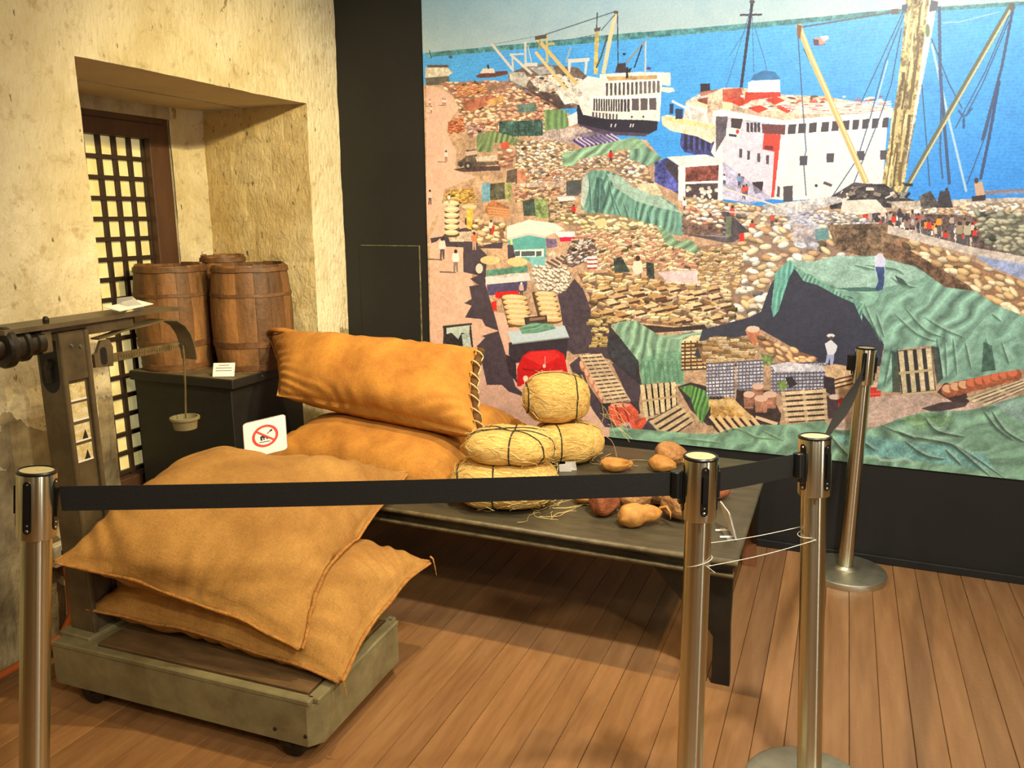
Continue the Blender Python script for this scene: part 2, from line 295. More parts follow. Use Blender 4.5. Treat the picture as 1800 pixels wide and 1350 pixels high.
# ---------------------------------------------------------------- printed mural artwork
MX0, MX1, MZ0, MZ1, MRES = -1.962, 1.40, 0.447, 2.75, 560.0
class Print:
    """Draws the flat harbour print into a pixel buffer; shapes are given in sheet units."""
    def __init__(s):
        s.w=int((MX1-MX0)*MRES); s.h=int((MZ1-MZ0)*MRES)
        s.a=np.zeros((s.h,s.w,3),np.float32)
        s.rng=np.random.RandomState(7)
        r=s.rng
        def up(n):
            g=r.rand(n,int(n*s.w/s.h)+1).astype(np.float32)
            ys=np.linspace(0,g.shape[0]-1.001,s.h);xs=np.linspace(0,g.shape[1]-1.001,s.w)
            y0=ys.astype(int);x0=xs.astype(int);fy=(ys-y0)[:,None];fx=(xs-x0)[None]
            fy=fy*fy*(3-2*fy);fx=fx*fx*(3-2*fx)
            a=g[y0][:,x0];b=g[y0][:,x0+1];c=g[y0+1][:,x0];d=g[y0+1][:,x0+1]
            return (a*(1-fx)+b*fx)*(1-fy)+(c*(1-fx)+d*fx)*fy-.5
        s.n1=up(12);s.n2=up(40);s.n3=up(130);s.n4=up(420)
        s.N=s.n1+.6*s.n2+.4*s.n3
        s.fr=(0,0,1)
    def T(s,p):
        o=s.fr; p=np.asarray(p,float).reshape(-1,2)
        x=o[0]+p[:,0]/o[2]; y=o[1]+p[:,1]/o[2]
        d=((x-900)/CF)[:,None]*CR-((y-675)/CF)[:,None]*CU+CFW
        t=3.62/d[:,1]; X=d[:,0]*t; Z=1.5+d[:,2]*t
        return np.stack([(X-MX0)*MRES,(MZ1-Z)*MRES],1)
    def fill(s,q,col,mod=None,al=1.):
        x0,y0=np.floor(q.min(0)).astype(int)-1;x1,y1=np.ceil(q.max(0)).astype(int)+2
        x0=max(x0,0);y0=max(y0,0);x1=min(x1,s.w);y1=min(y1,s.h)
        if x1<=x0 or y1<=y0: return
        X=np.arange(x0,x1)[None]+.5;Y=np.arange(y0,y1)[:,None]+.5
        m=np.zeros((y1-y0,x1-x0),bool)
        n=len(q)
        for i in range(n):
            ax,ay=q[i];bx,by=q[(i+1)%n]
            if ay==by: continue
            c=((ay>Y)!=(by>Y))
            m^=c&(X<(bx-ax)*(Y-ay)/(by-ay)+ax)
        c=np.array(col,np.float32)/255.
        if mod is not None:
            c=c[None,None]*mod(X,Y,slice(y0,y1),slice(x0,x1))[...,None]
            c=np.clip(c,0,1)[m]
        v=s.a[y0:y1,x0:x1]
        v[m]=v[m]*(1-al)+c*al
    def P(s,pts,col,noise=0.,al=1.):
        q=s.T(pts)
        s.fill(q,col,(lambda X,Y,a,b:1+noise*(.7*s.n3[a,b]+.6*s.n4[a,b]+.4*s.n2[a,b])) if noise else None,al)
    def S(s,pts,w,col,al=1.,closed=False):
        q=s.T(pts);w=w*MRES*.00235/2
        if closed:q=np.vstack([q,q[:1]])
        for a,b in zip(q[:-1],q[1:]):
            d=b-a;L=np.hypot(*d)
            if L<1e-6: continue
            n=np.array([-d[1],d[0]])/L*w;e=d/L*w*.4
            s.fill(np.array([a-e+n,b+e+n,b+e-n,a-e-n]),col,None,al)
    def E(s,c,rx,ry,col,ang=0.,noise=0.,al=1.):
        t=np.linspace(0,2*np.pi,15)[:-1];ca,sa=np.cos(ang),np.sin(ang)
        x=rx*np.cos(t);y=ry*np.sin(t)
        s.P(np.stack([c[0]+x*ca-y*sa,c[1]+x*sa+y*ca],1),col,noise,al)
    def tarp(s,pts,col,ang,freq=.16,amp=.35,warp=4.):
        q=s.T(pts);ca,sa=math.cos(ang),math.sin(ang)
        def mod(X,Y,a,b):
            p=(X*ca+Y*sa)*freq+warp*s.n1[a,b]+warp*.32*s.n2[a,b]
            f=np.sin(p);g=np.sin(p*2.3+3*s.n2[a,b])
            return 1+amp*(.55*np.abs(f)-.35+.35*g*np.abs(g))+.12*s.n3[a,b]+.08*s.n4[a,b]
        s.fill(q,col,mod)
    def fold(s,q,w,col=(74,112,92),hi=(186,214,192),al=.8):
        q=np.asarray(q,float);n=len(q)
        t=np.linspace(0,n-1,n*7);i=np.clip(t.astype(int),0,n-2);f=(t-i)[:,None]
        P0=q[np.clip(i-1,0,n-1)];P1=q[i];P2=q[i+1];P3=q[np.clip(i+2,0,n-1)]
        c=.5*(2*P1+(P2-P0)*f+(2*P0-5*P1+4*P2-P3)*f*f+(3*P1-P0-3*P2+P3)*f**3)
        d=np.gradient(c,axis=0);nn=np.stack([-d[:,1],d[:,0]],1)/np.hypot(d[:,0],d[:,1])[:,None]
        T_=np.sin(np.pi*np.linspace(.04,.96,len(c)))[:,None]
        for k,a_ in ((1.5,.3),(1.,.5),(.5,.7)):
            W=w*k*T_*.8
            s.P(np.vstack([c-nn*W*.2,(c+nn*W)[::-1]]),col,.2,a_*al)
            s.P(np.vstack([c-nn*W*.25,(c-nn*W*1.1)[::-1]]),hi,.2,a_*al*.7)
    def region(s,pts,step,jit=.45):
        """jittered points inside a polygon, far rows first"""
        p=np.asarray(pts,float);x0,y0=p.min(0);x1,y1=p.max(0);out=[]
        y=y0;k=0
        while y<y1:
            x=x0+(k%2)*step*.5
            while x<x1:
                cx=x+s.rng.uniform(-jit,jit)*step;cy=y+s.rng.uniform(-jit,jit)*step*.6
                ins=False;n=len(p)
                for i in range(n):
                    ax,ay=p[i];bx,by=p[(i+1)%n]
                    if (ay>cy)!=(by>cy) and cx<(bx-ax)*(cy-ay)/(by-ay)+ax: ins=not ins
                if ins: out.append((cx,cy))
                x+=step
            y+=step*.52;k+=1
        return out
    def pile(s,pts,step,cols,base=(150,124,104),kind='sack',ang=0.,soft=0.):
        if base is not None: s.P(pts,np.minimum(255,np.array(base)*1.32),.3)
        r=s.rng
        for x,y in s.region(pts,step):
            c=np.array(cols[r.randint(len(cols))],float)*r.uniform(.88,1.1)
            if r.rand()<.06: c=c*.5
            w=step*r.uniform(.45,.66);h=w*r.uniform(.38,.6);a=ang+r.normal(0,.28)
            if kind=='sack':
                s.E((x+.06*step,y+.12*step),w,h,c*.62,a)
                s.E((x,y),w*.94,h*.86,np.clip(c*.95,0,255),a)
                s.E((x-.08*w,y-.22*h),w*.7,h*.5,np.clip(c*1.13,0,255),a)
            elif kind=='crate':
                ca,sa=math.cos(a),math.sin(a);d=h*1.0
                R=lambda px,py:(x+px*ca-py*sa,y+px*sa+py*ca)
                s.P([R(-w,-h*.2),R(w*.75,-h*.2),R(w*.75,d),R(-w,d)],c*.82)
                s.P([R(w*.75,-h*.2),R(w*1.1,-h*.8),R(w*1.1,d*.5),R(w*.75,d)],c*.56)
                s.P([R(-w,-h*.2),R(-w*.6,-h*.9),R(w*1.1,-h*.9),R(w*.75,-h*.2)],np.clip(c*1.14,0,255))
            elif kind=='stack':
                s.P([(x-w,y-h*.3),(x+w,y-h*.3),(x+w,y+h),(x-w,y+h)],c*.55)
                for j in range(3):
                    yy=y-h*.6+j*h*.55
                    s.P([(x-w,yy),(x+w,yy-1),(x+w,yy+h*.3),(x-w,yy+h*.3)],np.clip(c*(1.1-.1*j),0,255))
    def man(s,x,y,h,shirt=(235,230,225),pants=(120,110,110),hat=None,shadow=True):
        if shadow: s.P([(x,y),(x-.7*h,y-.04*h),(x-.7*h,y+.03*h),(x,y+.05*h)],(88,72,72),0,.8)
        s.P([(x-.09*h,y-.48*h),(x+.10*h,y-.48*h),(x+.10*h,y),(x+.03*h,y),(x,y-.35*h),(x-.03*h,y),(x-.10*h,y)],pants)
        s.P([(x-.13*h,y-.82*h),(x+.12*h,y-.82*h),(x+.16*h,y-.5*h),(x+.1*h,y-.44*h),(x-.1*h,y-.44*h),(x-.17*h,y-.55*h)],shirt)
        s.E((x,y-.9*h),.075*h,.09*h,hat or (70,50,42))
    def ship_windows(s,x0,y0,x1,y1,n,h,col=(70,62,62),w=.62,dx=0):
        for i in range(n):
            t=(i+.5)/n;cx=x0+(x1-x0)*t;cy=y0+(y1-y0)*t;W=(x1-x0)/n*w/2
            s.P([(cx-W+dx,cy-h/2),(cx+W+dx,cy-h/2),(cx+W,cy+h/2),(cx-W,cy+h/2)],col)
    def pallet(s,c,n,col=(214,186,146),dark=(58,52,54),across=3):
        """c: four corners tl,tr,br,bl; n slats running tl->tr direction"""
        c=np.asarray(c,float);s.P(c,dark,.2)
        L=lambda u,v:(c[0]*(1-u)+c[1]*u)*(1-v)+(c[3]*(1-u)+c[2]*u)*v
        for k in range(across):
            u=k/(across-1)*.92
            s.P([L(u,0),L(u+.08,0),L(u+.08,1),L(u,1)],np.array(col)*.8)
        for i in range(n):
            v=i/n;g=.66/n
            s.P([L(0,v+.12/n),L(1,v+.12/n),L(1,v+.12/n+g),L(0,v+.12/n+g)],np.array(col)*s.rng.uniform(.93,1.08),.2)

def paint_mural():
    p=Print();F=lambda *a:setattr(p,'fr',a);r=p.rng
    TAN=[(226,196,150),(214,180,136),(236,212,176),(198,160,120),(226,188,150)]
    PNK=[(222,170,140),(232,186,156),(206,146,116),(236,200,170),(190,128,104)]
    WHT=[(236,228,212),(224,214,196),(240,236,226),(206,190,168)]
    WOD=[(222,192,144),(206,170,118),(190,150,100),(232,206,162),(226,198,160)]
    a=(740,0,3.375);b=(1270,0,3.375);c=(740,380,3.375);d=(1270,380,2.813);o=(0,0,1)
    F(*o)
    # sky with soft cloud
    Y,X=np.mgrid[0:p.h,0:p.w].astype(np.float32)
    hz=p.T([(746,92),(1270,44),(1800,2)]);hy=np.interp(X[0],hz[:,0],hz[:,1])
    t=np.clip((hy[None]-Y)/330.,0,1)[...,None]
    k=np.clip(.5+.9*p.n1+.5*p.n2+(X-500)/2600,0,1)[...,None]
    p.a[:]=(np.array([168,192,196])*(1-t)+np.array([108,168,204])*t)/255.
    p.a+=k*np.array([.07,.05,.02],np.float32)*np.clip(1.4-2*t,0,1)
    # sea
    dpt=np.clip((Y-hy[None])/520.,0,1)[...,None]
    sea=(np.array([86,172,236])*(1-dpt)+np.array([46,140,232])*dpt)/255.
    rip=(np.sin(Y*.9+6*p.n2+9*p.n1)*.025+.10*p.n4+.09*p.n2*np.cos(Y*.05))[...,None]
    m=(Y>hy[None])
    p.a[m]=(sea*(1+rip))[m]
    p.P([(748,93),(900,78),(1080,60),(1270,45),(1420,31),(1566,17),(1800,2),(1900,-4),(1900,4),(1800,9),(1566,25),(1270,55),(1000,79),(748,101)],(84,140,140),.5)
    # ------------ quay ground
    p.P([(740,148),(890,143),(940,175),(1000,200),(1090,245),(1135,245),(1180,300),(1200,345),(1340,362),(1560,360),(1590,352),(2700,352),(2700,1000),(740,900)],(192,158,128),.35)
    # far left moored hull and tug
    F(*a)
    p.P([(24,455),(160,440),(172,500),(30,505)],(98,96,88),.3);p.P([(24,400),(60,390),(150,395),(190,430),(160,450),(24,460)],(214,204,180),.3)
    p.S([(40,392),(160,392)],5,(96,84,78));p.S([(60,345),(50,300)],2,(70,80,90))
    p.P([(325,450),(360,430),(510,420),(515,440),(440,455),(335,462)],(110,66,60),.2);p.P([(350,435),(365,405),(430,405),(440,432)],(226,214,196));p.S([(400,405),(395,385)],4,(60,54,60));p.E((175,338),12,8,(70,92,110))
    # distant ships of the row
    p.P([(515,440),(600,400),(720,380),(930,400),(1000,470),(1010,640),(900,640),(780,600),(640,540),(520,480)],(120,104,92),.6)
    p.P([(520,430),(610,425),(640,470),(620,520),(530,480)],(196,190,176),.4)
    p.P([(630,455),(820,440),(960,470),(960,520),(840,560),(700,540)],(212,200,182),.6)
    p.P([(640,540),(700,545),(860,580),(900,640),(780,650),(700,600)],(86,72,70),.4)
    p.P([(640,400),(780,390),(800,430),(700,445)],(168,166,160),.4);p.P([(610,375),(690,370),(690,392),(610,396)],(222,218,206))
    for k_ in range(60):
        x=r.uniform(620,960);y=r.uniform(440,620);p.E((x,y),r.uniform(4,16),r.uniform(3,7),[(236,226,206),(120,88,74),(70,66,72),(190,130,100)][r.randint(4)],r.normal(0,.4))
    p.P([(870,350),(1000,340),(1000,362),(990,362),(980,440),(968,440),(972,366),(890,372),(884,430),(872,430)],(214,214,206))
    for q,w,cl in (([(420,262),(545,415)],5,(222,210,190)),([(530,322),(655,435)],5,(222,214,196)),([(540,322),(608,320)],3,(220,216,204)),([(540,322),(545,420)],4,(214,210,196)),([(618,250),(620,378)],5,(214,210,190)),([(632,268),(655,372)],2,(214,206,190)),
        ([(745,205),(748,370)],5,(206,190,130)),([(690,230),(925,500)],7,(216,190,120)),([(705,240),(700,290)],4,(170,156,100)),([(680,310),(865,535)],6,(226,200,140)),([(860,365),(888,280)],3,(170,180,180)),([(735,205),(1150,68)],2,(92,110,126)),([(430,262),(735,205)],1.2,(120,150,170)),([(735,262),(1035,205)],1.2,(90,120,140)),
        ([(680,225),(740,215)],7,(96,84,70)),([(745,262),(790,258)],4,(190,180,120))): p.S(q,w,cl)
    # white stern ship
    p.P([(935,560),(1000,690),(1405,700),(1400,770),(1330,805),(1130,795),(960,760),(915,720)],(46,44,58),.15)
    p.P([(930,730),(960,740),(1130,780),(1350,790),(1330,808),(1100,800),(950,765)],(84,70,90),.2)
    p.P([(900,520),(990,450),(1100,470),(1430,470),(1415,720),(1330,712),(1100,706),(960,680)],(232,228,218),.12)
    p.P([(1060,440),(1300,425),(1480,430),(1475,510),(1420,500),(1420,478),(1060,490)],(238,232,216),.1)
    p.P([(1100,455),(1400,445),(1400,468),(1110,478)],(196,160,110),.3)
    p.S([(1095,490),(1425,478)],4,(250,246,236));p.S([(1000,578),(1420,576)],5,(252,250,240))
    p.ship_windows(1090,530,1290,522,8,74,(86,78,78),.5);p.ship_windows(1290,520,1420,512,5,70,(112,104,104),.6)
    p.ship_windows(1020,620,1180,625,11,72,(66,60,66),.62);p.ship_windows(1180,625,1240,625,3,74,(70,66,74),.7);p.ship_windows(1245,620,1400,615,3,70,(96,86,88),.8)
    p.ship_windows(1010,680,1170,695,8,34,(90,80,84),.5)
    for x in (1250,1318): p.E((x,692),6,7,(80,60,60))
    for x in (1130,1155,1245,1260): p.S([(x,735),(x-5,752)],2.5,(214,206,196))
    p.P([(1420,515),(1495,520),(1505,540),(1470,550),(1420,540)],(236,228,206));p.P([(1455,440),(1480,430),(1480,505),(1450,500)],(228,222,210))
    p.P([(800,540),(930,520),(1010,600),(990,640),(900,610),(850,620)],(226,216,200),.5)
    p.P([(1032,180),(1055,180),(1048,440),(1022,440)],(206,184,110),.3);p.S([(1045,75),(1040,180)],2,(60,70,80))
    p.P([(1025,170),(1065,160),(1060,182),(1030,188)],(96,84,84));p.S([(1155,75),(1120,230),(1082,430)],8,(224,206,160));p.S([(1165,80),(1168,380)],2,(60,74,90));p.S([(1105,210),(1070,330),(1040,400)],3,(74,84,80));p.E((1155,72),16,10,(100,90,80))
    p.P([(1165,375),(1215,372),(1215,415),(1250,400),(1240,430),(1150,430)],(66,54,58),.3);p.S([(1222,400),(1222,460)],4,(50,44,50));p.S([(1332,240),(1330,430)],3,(200,200,190));p.S([(1330,240),(1220,370)],3,(150,140,130));p.S([(1310,270),(1265,400)],2.5,(40,52,74));p.E((1205,320),10,7,(30,50,80));p.E((1350,405),14,9,(90,70,120));p.S([(1068,180),(1150,85)],2,(90,110,130))
    # funnel ship: left part (lifeboats, curved deck)
    p.P([(1570,600),(1640,560),(1789,530),(1900,540),(1900,900),(1560,900),(1540,850),(1545,760)],(214,206,196),.3)
    p.P([(1640,590),(1700,575),(1789,570),(1789,620),(1650,630)],(150,84,70),.5)
    p.P([(1575,612),(1640,600),(1789,650),(1789,672),(1680,660)],(228,212,172))
    p.P([(1545,770),(1789,850),(1789,960),(1560,900),(1535,860)],(70,72,132),.6)
    for x in range(1560,1789,34): p.P([(x,790+(x-1560)*.25),(x+20,795+(x-1560)*.25),(x+16,900),(x-2,880)],(44,46,70),.2)
    p.P([(1425,690),(1460,680),(1560,700),(1765,740),(1750,830),(1720,850),(1640,810),(1480,775),(1430,740)],(230,214,184),.25)
    p.P([(1450,690),(1560,705),(1750,745),(1740,760),(1550,740),(1450,715)],(234,206,150),.2)
    for q in ([(1490,600),(1590,650),(1600,710)],[(1580,620),(1680,660),(1700,730)],[(1640,630),(1730,680),(1740,740)]): p.S(q,4,(240,236,228))
    for x,y in ((1485,640),(1520,670),(1540,670)): p.S([(x,y-20),(x,y+30)],7,(50,62,92))
    for x in (1668,1685,1702): p.S([(x,500),(x,545)],7,(52,40,52))
    p.P([(1650,545),(1789,525),(1789,545),(1660,570)],(180,120,100),.4)
    # ------------ big white ship
    F(*b)
    p.P([(-90,560),(0,520),(120,520),(350,560),(600,570),(1010,640),(1010,700),(620,720),(340,740),(-90,690)],(222,190,160),.5)
    p.P([(0,530),(110,520),(130,600),(0,610)],(196,92,70),.4)
    for k_ in range(95):
        x=r.uniform(0,960);y=570+r.uniform(0,1)*(70+x*.04);p.E((x,y),r.uniform(8,30),r.uniform(4,10),[(196,58,44),(236,222,204),(240,236,226),(206,96,74),(120,70,60)][r.randint(5)],r.normal(0,.2))
    for x0,y0 in ((40,600),(150,640),(250,590),(320,640)):p.P([(x0,y0),(x0+70,y0-18),(x0+120,y0+5),(x0+60,y0+30)],(206,62,40),.3)
    for i in range(7): p.S([(330+i*18,620+i*9),(1000,600+i*10)],1.6,(238,230,220))
    p.P([(135,545),(340,540),(345,570),(130,600)],(200,60,44),.2);p.P([(150,490),(175,478),(340,472),(342,545),(150,548)],(238,234,228),.1);p.P([(165,475),(185,440),(240,418),(310,425),(345,470)],(58,118,168),.15);p.P([(0,600),(60,610),(60,640),(0,660)],(232,214,170))
    p.P([(-60,655),(0,650),(360,712),(1008,655),(1000,700),(350,745),(0,690),(-60,690)],(240,236,230),.08)
    p.P([(0,700),(350,745),(980,700),(945,1150),(400,1190),(290,1180),(0,1000),(-70,900)],(236,232,228),.06)
    p.P([(0,700),(350,745),(290,1180),(140,1200),(0,1180)],(216,210,222),.12)
    p.P([(-40,690),(30,690),(20,800),(-40,900)],(96,88,96),.4);p.P([(20,760),(105,760),(100,845),(20,825)],(232,228,220));p.S([(40,800),(80,805)],4,(60,56,90));p.E((88,780),10,13,(196,56,48))
    p.P([(50,700),(120,705),(105,765),(50,755)],(70,58,60))
    for x in (150,172,194,214): p.P([(x-8,725),(x+8,728),(x+8,785),(x-8,780)],(72,60,66))
    p.P([(232,735),(372,740),(368,798),(236,790)],(110,62,60),.2)
    for x,w in ((410,50),(470,48),(534,48),(607,48),(667,44),(730,44),(788,40),(846,40),(904,40),(965,38)):
        y=765-(x-410)*.07;p.P([(x-w/2+6,y-27),(x+w/2+2,y-30),(x+w/2-4,y+27),(x-w/2,y+30)],(72,66,70))
    p.P([(245,790),(345,798),(305,1168),(288,1172),(308,900),(236,885)],(212,70,54),.08);p.P([(248,862),(300,866),(300,890),(246,884)],(120,44,48))
    for x,y in ((107,908),(154,920),(214,934),(266,946)): p.P([(x-8,y-27),(x+9,y-25),(x+7,y+28),(x-9,y+26)],(88,76,84))
    for x,y in ((481,952),(640,936),(820,922),(958,918)): p.P([(x-24,y-26),(x+22,y-28),(x+18,y+26),(x-24,y+28)],(80,74,80))
    p.P([(360,1105),(415,1100),(415,1195),(360,1195)],(84,78,84));p.P([(325,1100),(340,1110),(338,1170),(320,1165)],(96,84,88));p.E((555,1100),9,9,(60,54,60))
    p.P([(175,1080),(240,1075),(235,1140),(190,1150)],(60,48,54));p.P([(100,1040),(130,1050),(120,1100),(95,1090)],(60,46,50))
    p.P([(0,960),(160,1080),(300,1180),(140,1215),(0,1150)],(176,172,206),.5,.6)
    # masts, booms, rigging
    p.S([(175,15),(150,200),(110,515)],5,(50,50,66));p.S([(105,88),(230,86)],3,(60,50,60));p.E((175,10),16,12,(80,72,78))
    for q in ([(165,60),(20,520)],[(135,180),(40,330)],[(175,100),(185,430)],[(190,160),(250,360)],[(250,360),(262,430)]):p.S(q,1.2,(70,110,150))
    for q in ([(445,180),(470,560),(495,890),(480,960),(495,1160)],[(480,290),(620,560)],[(1075,60),(820,610)],[(1075,90),(960,380),(880,680),(800,940),(640,1180)],[(1060,170),(1000,500),(930,700),(780,1080)],[(1180,480),(1205,800),(1228,1105)],[(1240,230),(1340,490),(1420,640)],[(1700,90),(1560,420),(1380,760)],[(1710,90),(1650,420),(1560,800),(1450,1090)],[(1700,120),(1540,500),(1440,690)]): p.S(q,1.6,(60,84,116))
    p.S([(470,160),(1020,70)],2.5,(90,96,96));p.S([(1290,135),(1400,130),(1640,70)],2,(150,190,215));p.P([(1000,55),(1045,50),(1040,82),(1002,85)],(104,90,80));p.S([(980,360),(900,650)],2.2,(176,206,226))
    p.S([(1240,260),(1345,720),(1445,1135)],3.4,(176,206,220));p.S([(1285,40),(1290,430),(1320,800),(1345,1090)],4.5,(62,84,120));p.S([(1300,440),(1290,900),(1305,1060)],2.5,(70,92,130))
    p.S([(1720,60),(1655,400),(1540,830)],4,(64,86,120));p.S([(1640,480),(1580,820),(1530,1060)],4.5,(58,80,120));p.S([(1400,655),(1425,690),(1450,680),(1480,640)],3,(60,96,140));p.S([(1430,700),(1430,760)],3.5,(50,90,136))
    p.S([(540,230),(545,266),(605,262)],2,(90,50,60));p.P([(540,228),(620,212),(625,232),(600,262),(542,268)],(206,150,130));p.P([(580,215),(625,210),(630,228),(595,245)],(240,236,230));p.P([(540,232),(570,235),(570,266),(541,268)],(96,60,84))
    p.S([(450,150),(520,330),(640,600),(850,1080)],9,(206,178,110));p.S([(456,150),(526,330),(646,600),(855,1078)],3,(238,216,160));p.P([(440,145),(470,150),(460,230),(442,220)],(130,84,50))
    p.P([(1095,-60),(1225,-60),(1260,90),(1200,400),(1110,900),(1062,1175),(945,1090),(1040,500)],(176,156,104),.9)
    p.P([(1225,-20),(1265,0),(1262,90),(1170,560),(1080,1010),(1062,1100),(1160,500)],(222,214,200),.3)
    for k_ in range(46):
        t0=r.uniform(0,.85);u=r.uniform(.06,.9);L=r.uniform(.06,.2)
        def mp(u,t):
            xl=1095-(150)*t;xr=1225-(165)*t;return (xl+(xr-xl)*u,-60+1230*t)
        p.S([mp(u,t0),mp(u+r.normal(0,.04),t0+L/2),mp(u,t0+L)],r.uniform(2,5),[(120,100,60),(206,188,130),(104,84,52),(228,214,160)][r.randint(4)])
    p.P([(1235,0),(1280,10),(1270,60),(1225,70)],(84,88,96));p.E((1215,180),14,40,(120,130,84));p.P([(1065,30),(1100,20),(1090,70),(1060,60)],(70,84,100))
    p.S([(1715,25),(1480,430),(1290,760),(1075,1140)],8,(104,106,84));p.S([(1722,30),(1488,436),(1298,766),(1085,1138)],3,(206,196,140));p.E((1718,40),18,26,(92,96,90))
    # debris heap and men by the mast
    p.P([(620,1180),(700,1130),(780,1080),(860,1090),(960,1090),(1060,1160),(1140,1190),(1000,1230),(800,1230),(640,1240)],(66,60,62),.9)
    for k_ in range(40):
        x=r.uniform(640,1130);y=r.uniform(1095,1220);p.S([(x,y),(x+r.uniform(-50,50),y+r.uniform(-25,25))],r.uniform(2,6),[(40,36,40),(150,136,120),(226,214,196),(90,80,76)][r.randint(4)])
    p.P([(1000,1195),(1789,1170),(2600,1170),(2600,1230),(1000,1240)],(206,190,168),.5)
    p.P([(1540,1130),(1640,1125),(1789,1120),(1789,1150),(1550,1160)],(120,150,190),.3);p.S([(1560,1140),(1789,1125)],3,(150,120,110))
    # ------------ piles behind
    F(*a)
    road=[(30,505),(110,520),(190,570),(225,640),(170,720),(150,780),(210,900),(200,1010),(330,1050),(140,1120),(110,1250),(60,1330),(30,1400)]
    p.pile([(110,490),(380,480),(520,480),(640,545),(780,620),(900,700),(760,780),(500,790),(280,790),(215,640),(190,570)],30,PNK+TAN,(120,88,74))
    p.P(road,(226,184,162),.1)
    p.pile([(205,510),(385,505),(380,560),(215,565)],22,[(222,160,110),(206,140,96)],(150,96,70),'crate')
    p.P([(380,490),(520,488),(528,520),(400,545)],(150,116,98),.6)
    p.P([(255,600),(420,560),(480,590),(300,660),(250,650)],(176,110,84),.4);p.P([(380,600),(485,562),(495,600),(420,630)],(214,160,100),.4)
    p.P([(565,620),(680,612),(690,660),(580,670)],(108,132,120),.5)
    p.pile([(160,720),(250,690),(255,780),(160,785)],20,[(216,140,100),(190,110,80)],(120,66,50))
    for y in (720,760): p.P([(465,y),(720,y-10),(725,y+45),(465,y+50)],(72,104,96),.8)
    for x in (465,575,640,715): p.S([(x,725),(x,815)],2,(40,60,56))
    p.tarp([(735,650),(860,650),(875,750),(820,770),(735,775)],(116,150,98),0,.2,.3)
    p.P([(870,690),(925,660),(930,730),(880,750)],(232,228,226),.1)
    p.pile([(270,740),(380,730),(370,800),(290,820)],30,[(220,190,180),(170,120,104)],(120,90,80),'crate')
    p.P([(760,770),(960,750),(1140,830),(900,850),(640,860)],(196,176,166),.5)
    for i in range(9): p.S([(905+i*26,830-i*4),(965+i*26,868-i*4)],6,(78,66,130))
    for i in range(9): p.S([(917+i*26,826-i*4),(977+i*26,864-i*4)],3,(206,190,206))
    p.P([(910,800),(1050,770),(1140,828),(1060,850)],(94,84,120),.6,.6)
    p.tarp([(330,800),(420,775),(520,800),(640,850),(600,870),(430,845),(420,900),(330,900)],(120,140,96),.4,.2,.5)
    p.pile([(560,840),(800,830),(900,880),(840,980),(560,1000)],26,TAN+WHT,(110,90,78))
    p.P([(500,840),(520,840),(525,885),(475,885),(470,850)],(210,96,74),.2)
    p.pile([(455,880),(545,880),(545,1000),(455,1000)],36,PNK,(120,90,76))
    # small old truck at left
    p.P([(190,1005),(290,985),(470,985),(470,1010),(250,1020)],(70,56,60),.3,.9)
    p.P([(215,960),(260,935),(270,890),(330,885),(330,960),(460,955),(460,975),(330,985),(215,985)],(98,88,78),.5);p.P([(262,900),(330,890),(330,915),(265,925)],(206,176,160));p.E((278,983),22,24,(60,54,56));p.E((278,983),9,10,(170,160,150));p.E((236,975),12,16,(66,58,58));p.P([(320,930),(450,920),(450,950),(330,955)],(214,196,176),.3)
    p.pile([(560,1000),(840,980),(960,1000),(980,1010),(940,1080),(560,1090)],24,PNK+TAN+WHT,(110,88,76),'crate')
    p.tarp([(835,910),(1000,870),(1180,830),(1270,810),(1330,850),(1345,890),(1200,885),(1080,920),(960,940),(900,985),(840,985)],(142,178,142),.9,.11,.45)
    p.pile([(930,950),(1100,920),(1260,890),(1300,960),(1180,990),(960,1000)],26,WHT+TAN,(110,92,80))
    p.tarp([(1240,890),(1340,870),(1440,945),(1340,985),(1230,935)],(120,158,134),.5,.1,.4)
    p.pile([(1150,960),(1345,985),(1370,1080),(1260,1090),(1150,1010)],32,WHT+TAN,(100,84,76))
    p.man(1125,968,80,(206,40,40),(90,60,60),shadow=False)
    p.P([(510,1010),(570,1000),(590,1060),(570,1090),(505,1085)],(96,84,74),.4);p.P([(570,1005),(620,1010),(620,1090),(570,1088)],(210,140,110),.4);p.P([(470,790+300),(560,1080),(560,1090),(470,1100)],(206,180,160))
    for x,y in ((148,960),(130,625),(142,625),(60,670),(52,630)): p.man(x,y,70 if y>900 else 42,(236,214,206),(160,110,90))
    # sheds: blue/white container and rust sign
    p.P([(1385,965),(1455,935),(1530,1020),(1530,1150),(1385,1080)],(84,88,160),.8);p.P([(1455,930),(1690,915),(1789,950),(1789,975),(1540,990)],(232,226,222),.1);p.P([(1455,935),(1540,990),(1530,1090),(1455,1000)],(70,62,70),.3)
    p.P([(1525,985),(1789,968),(1789,1190),(1525,1190)],(240,236,234),.05);p.P([(1568,992),(1765,978),(1762,1070),(1568,1078)],(126,70,62),.9);p.P([(1568,1092),(1760,1085),(1760,1185),(1568,1180)],(80,68,72),.5)
    for k_ in range(22): p.E((r.uniform(1570,1760),r.uniform(1110,1190)),10,12,WHT[r.randint(4)])
    F(*o)
    # right sack row, far
    p.pile([(1200,345),(1340,362),(1450,370),(1560,372),(1800,352),(2100,352),(2100,490),(1800,470),(1700,440),(1560,420),(1400,410),(1210,410)],11,WHT+TAN,(120,104,90))
    p.P([(1340,360),(1470,345),(1490,352),(1420,372),(1350,378)],(206,200,196),.5)
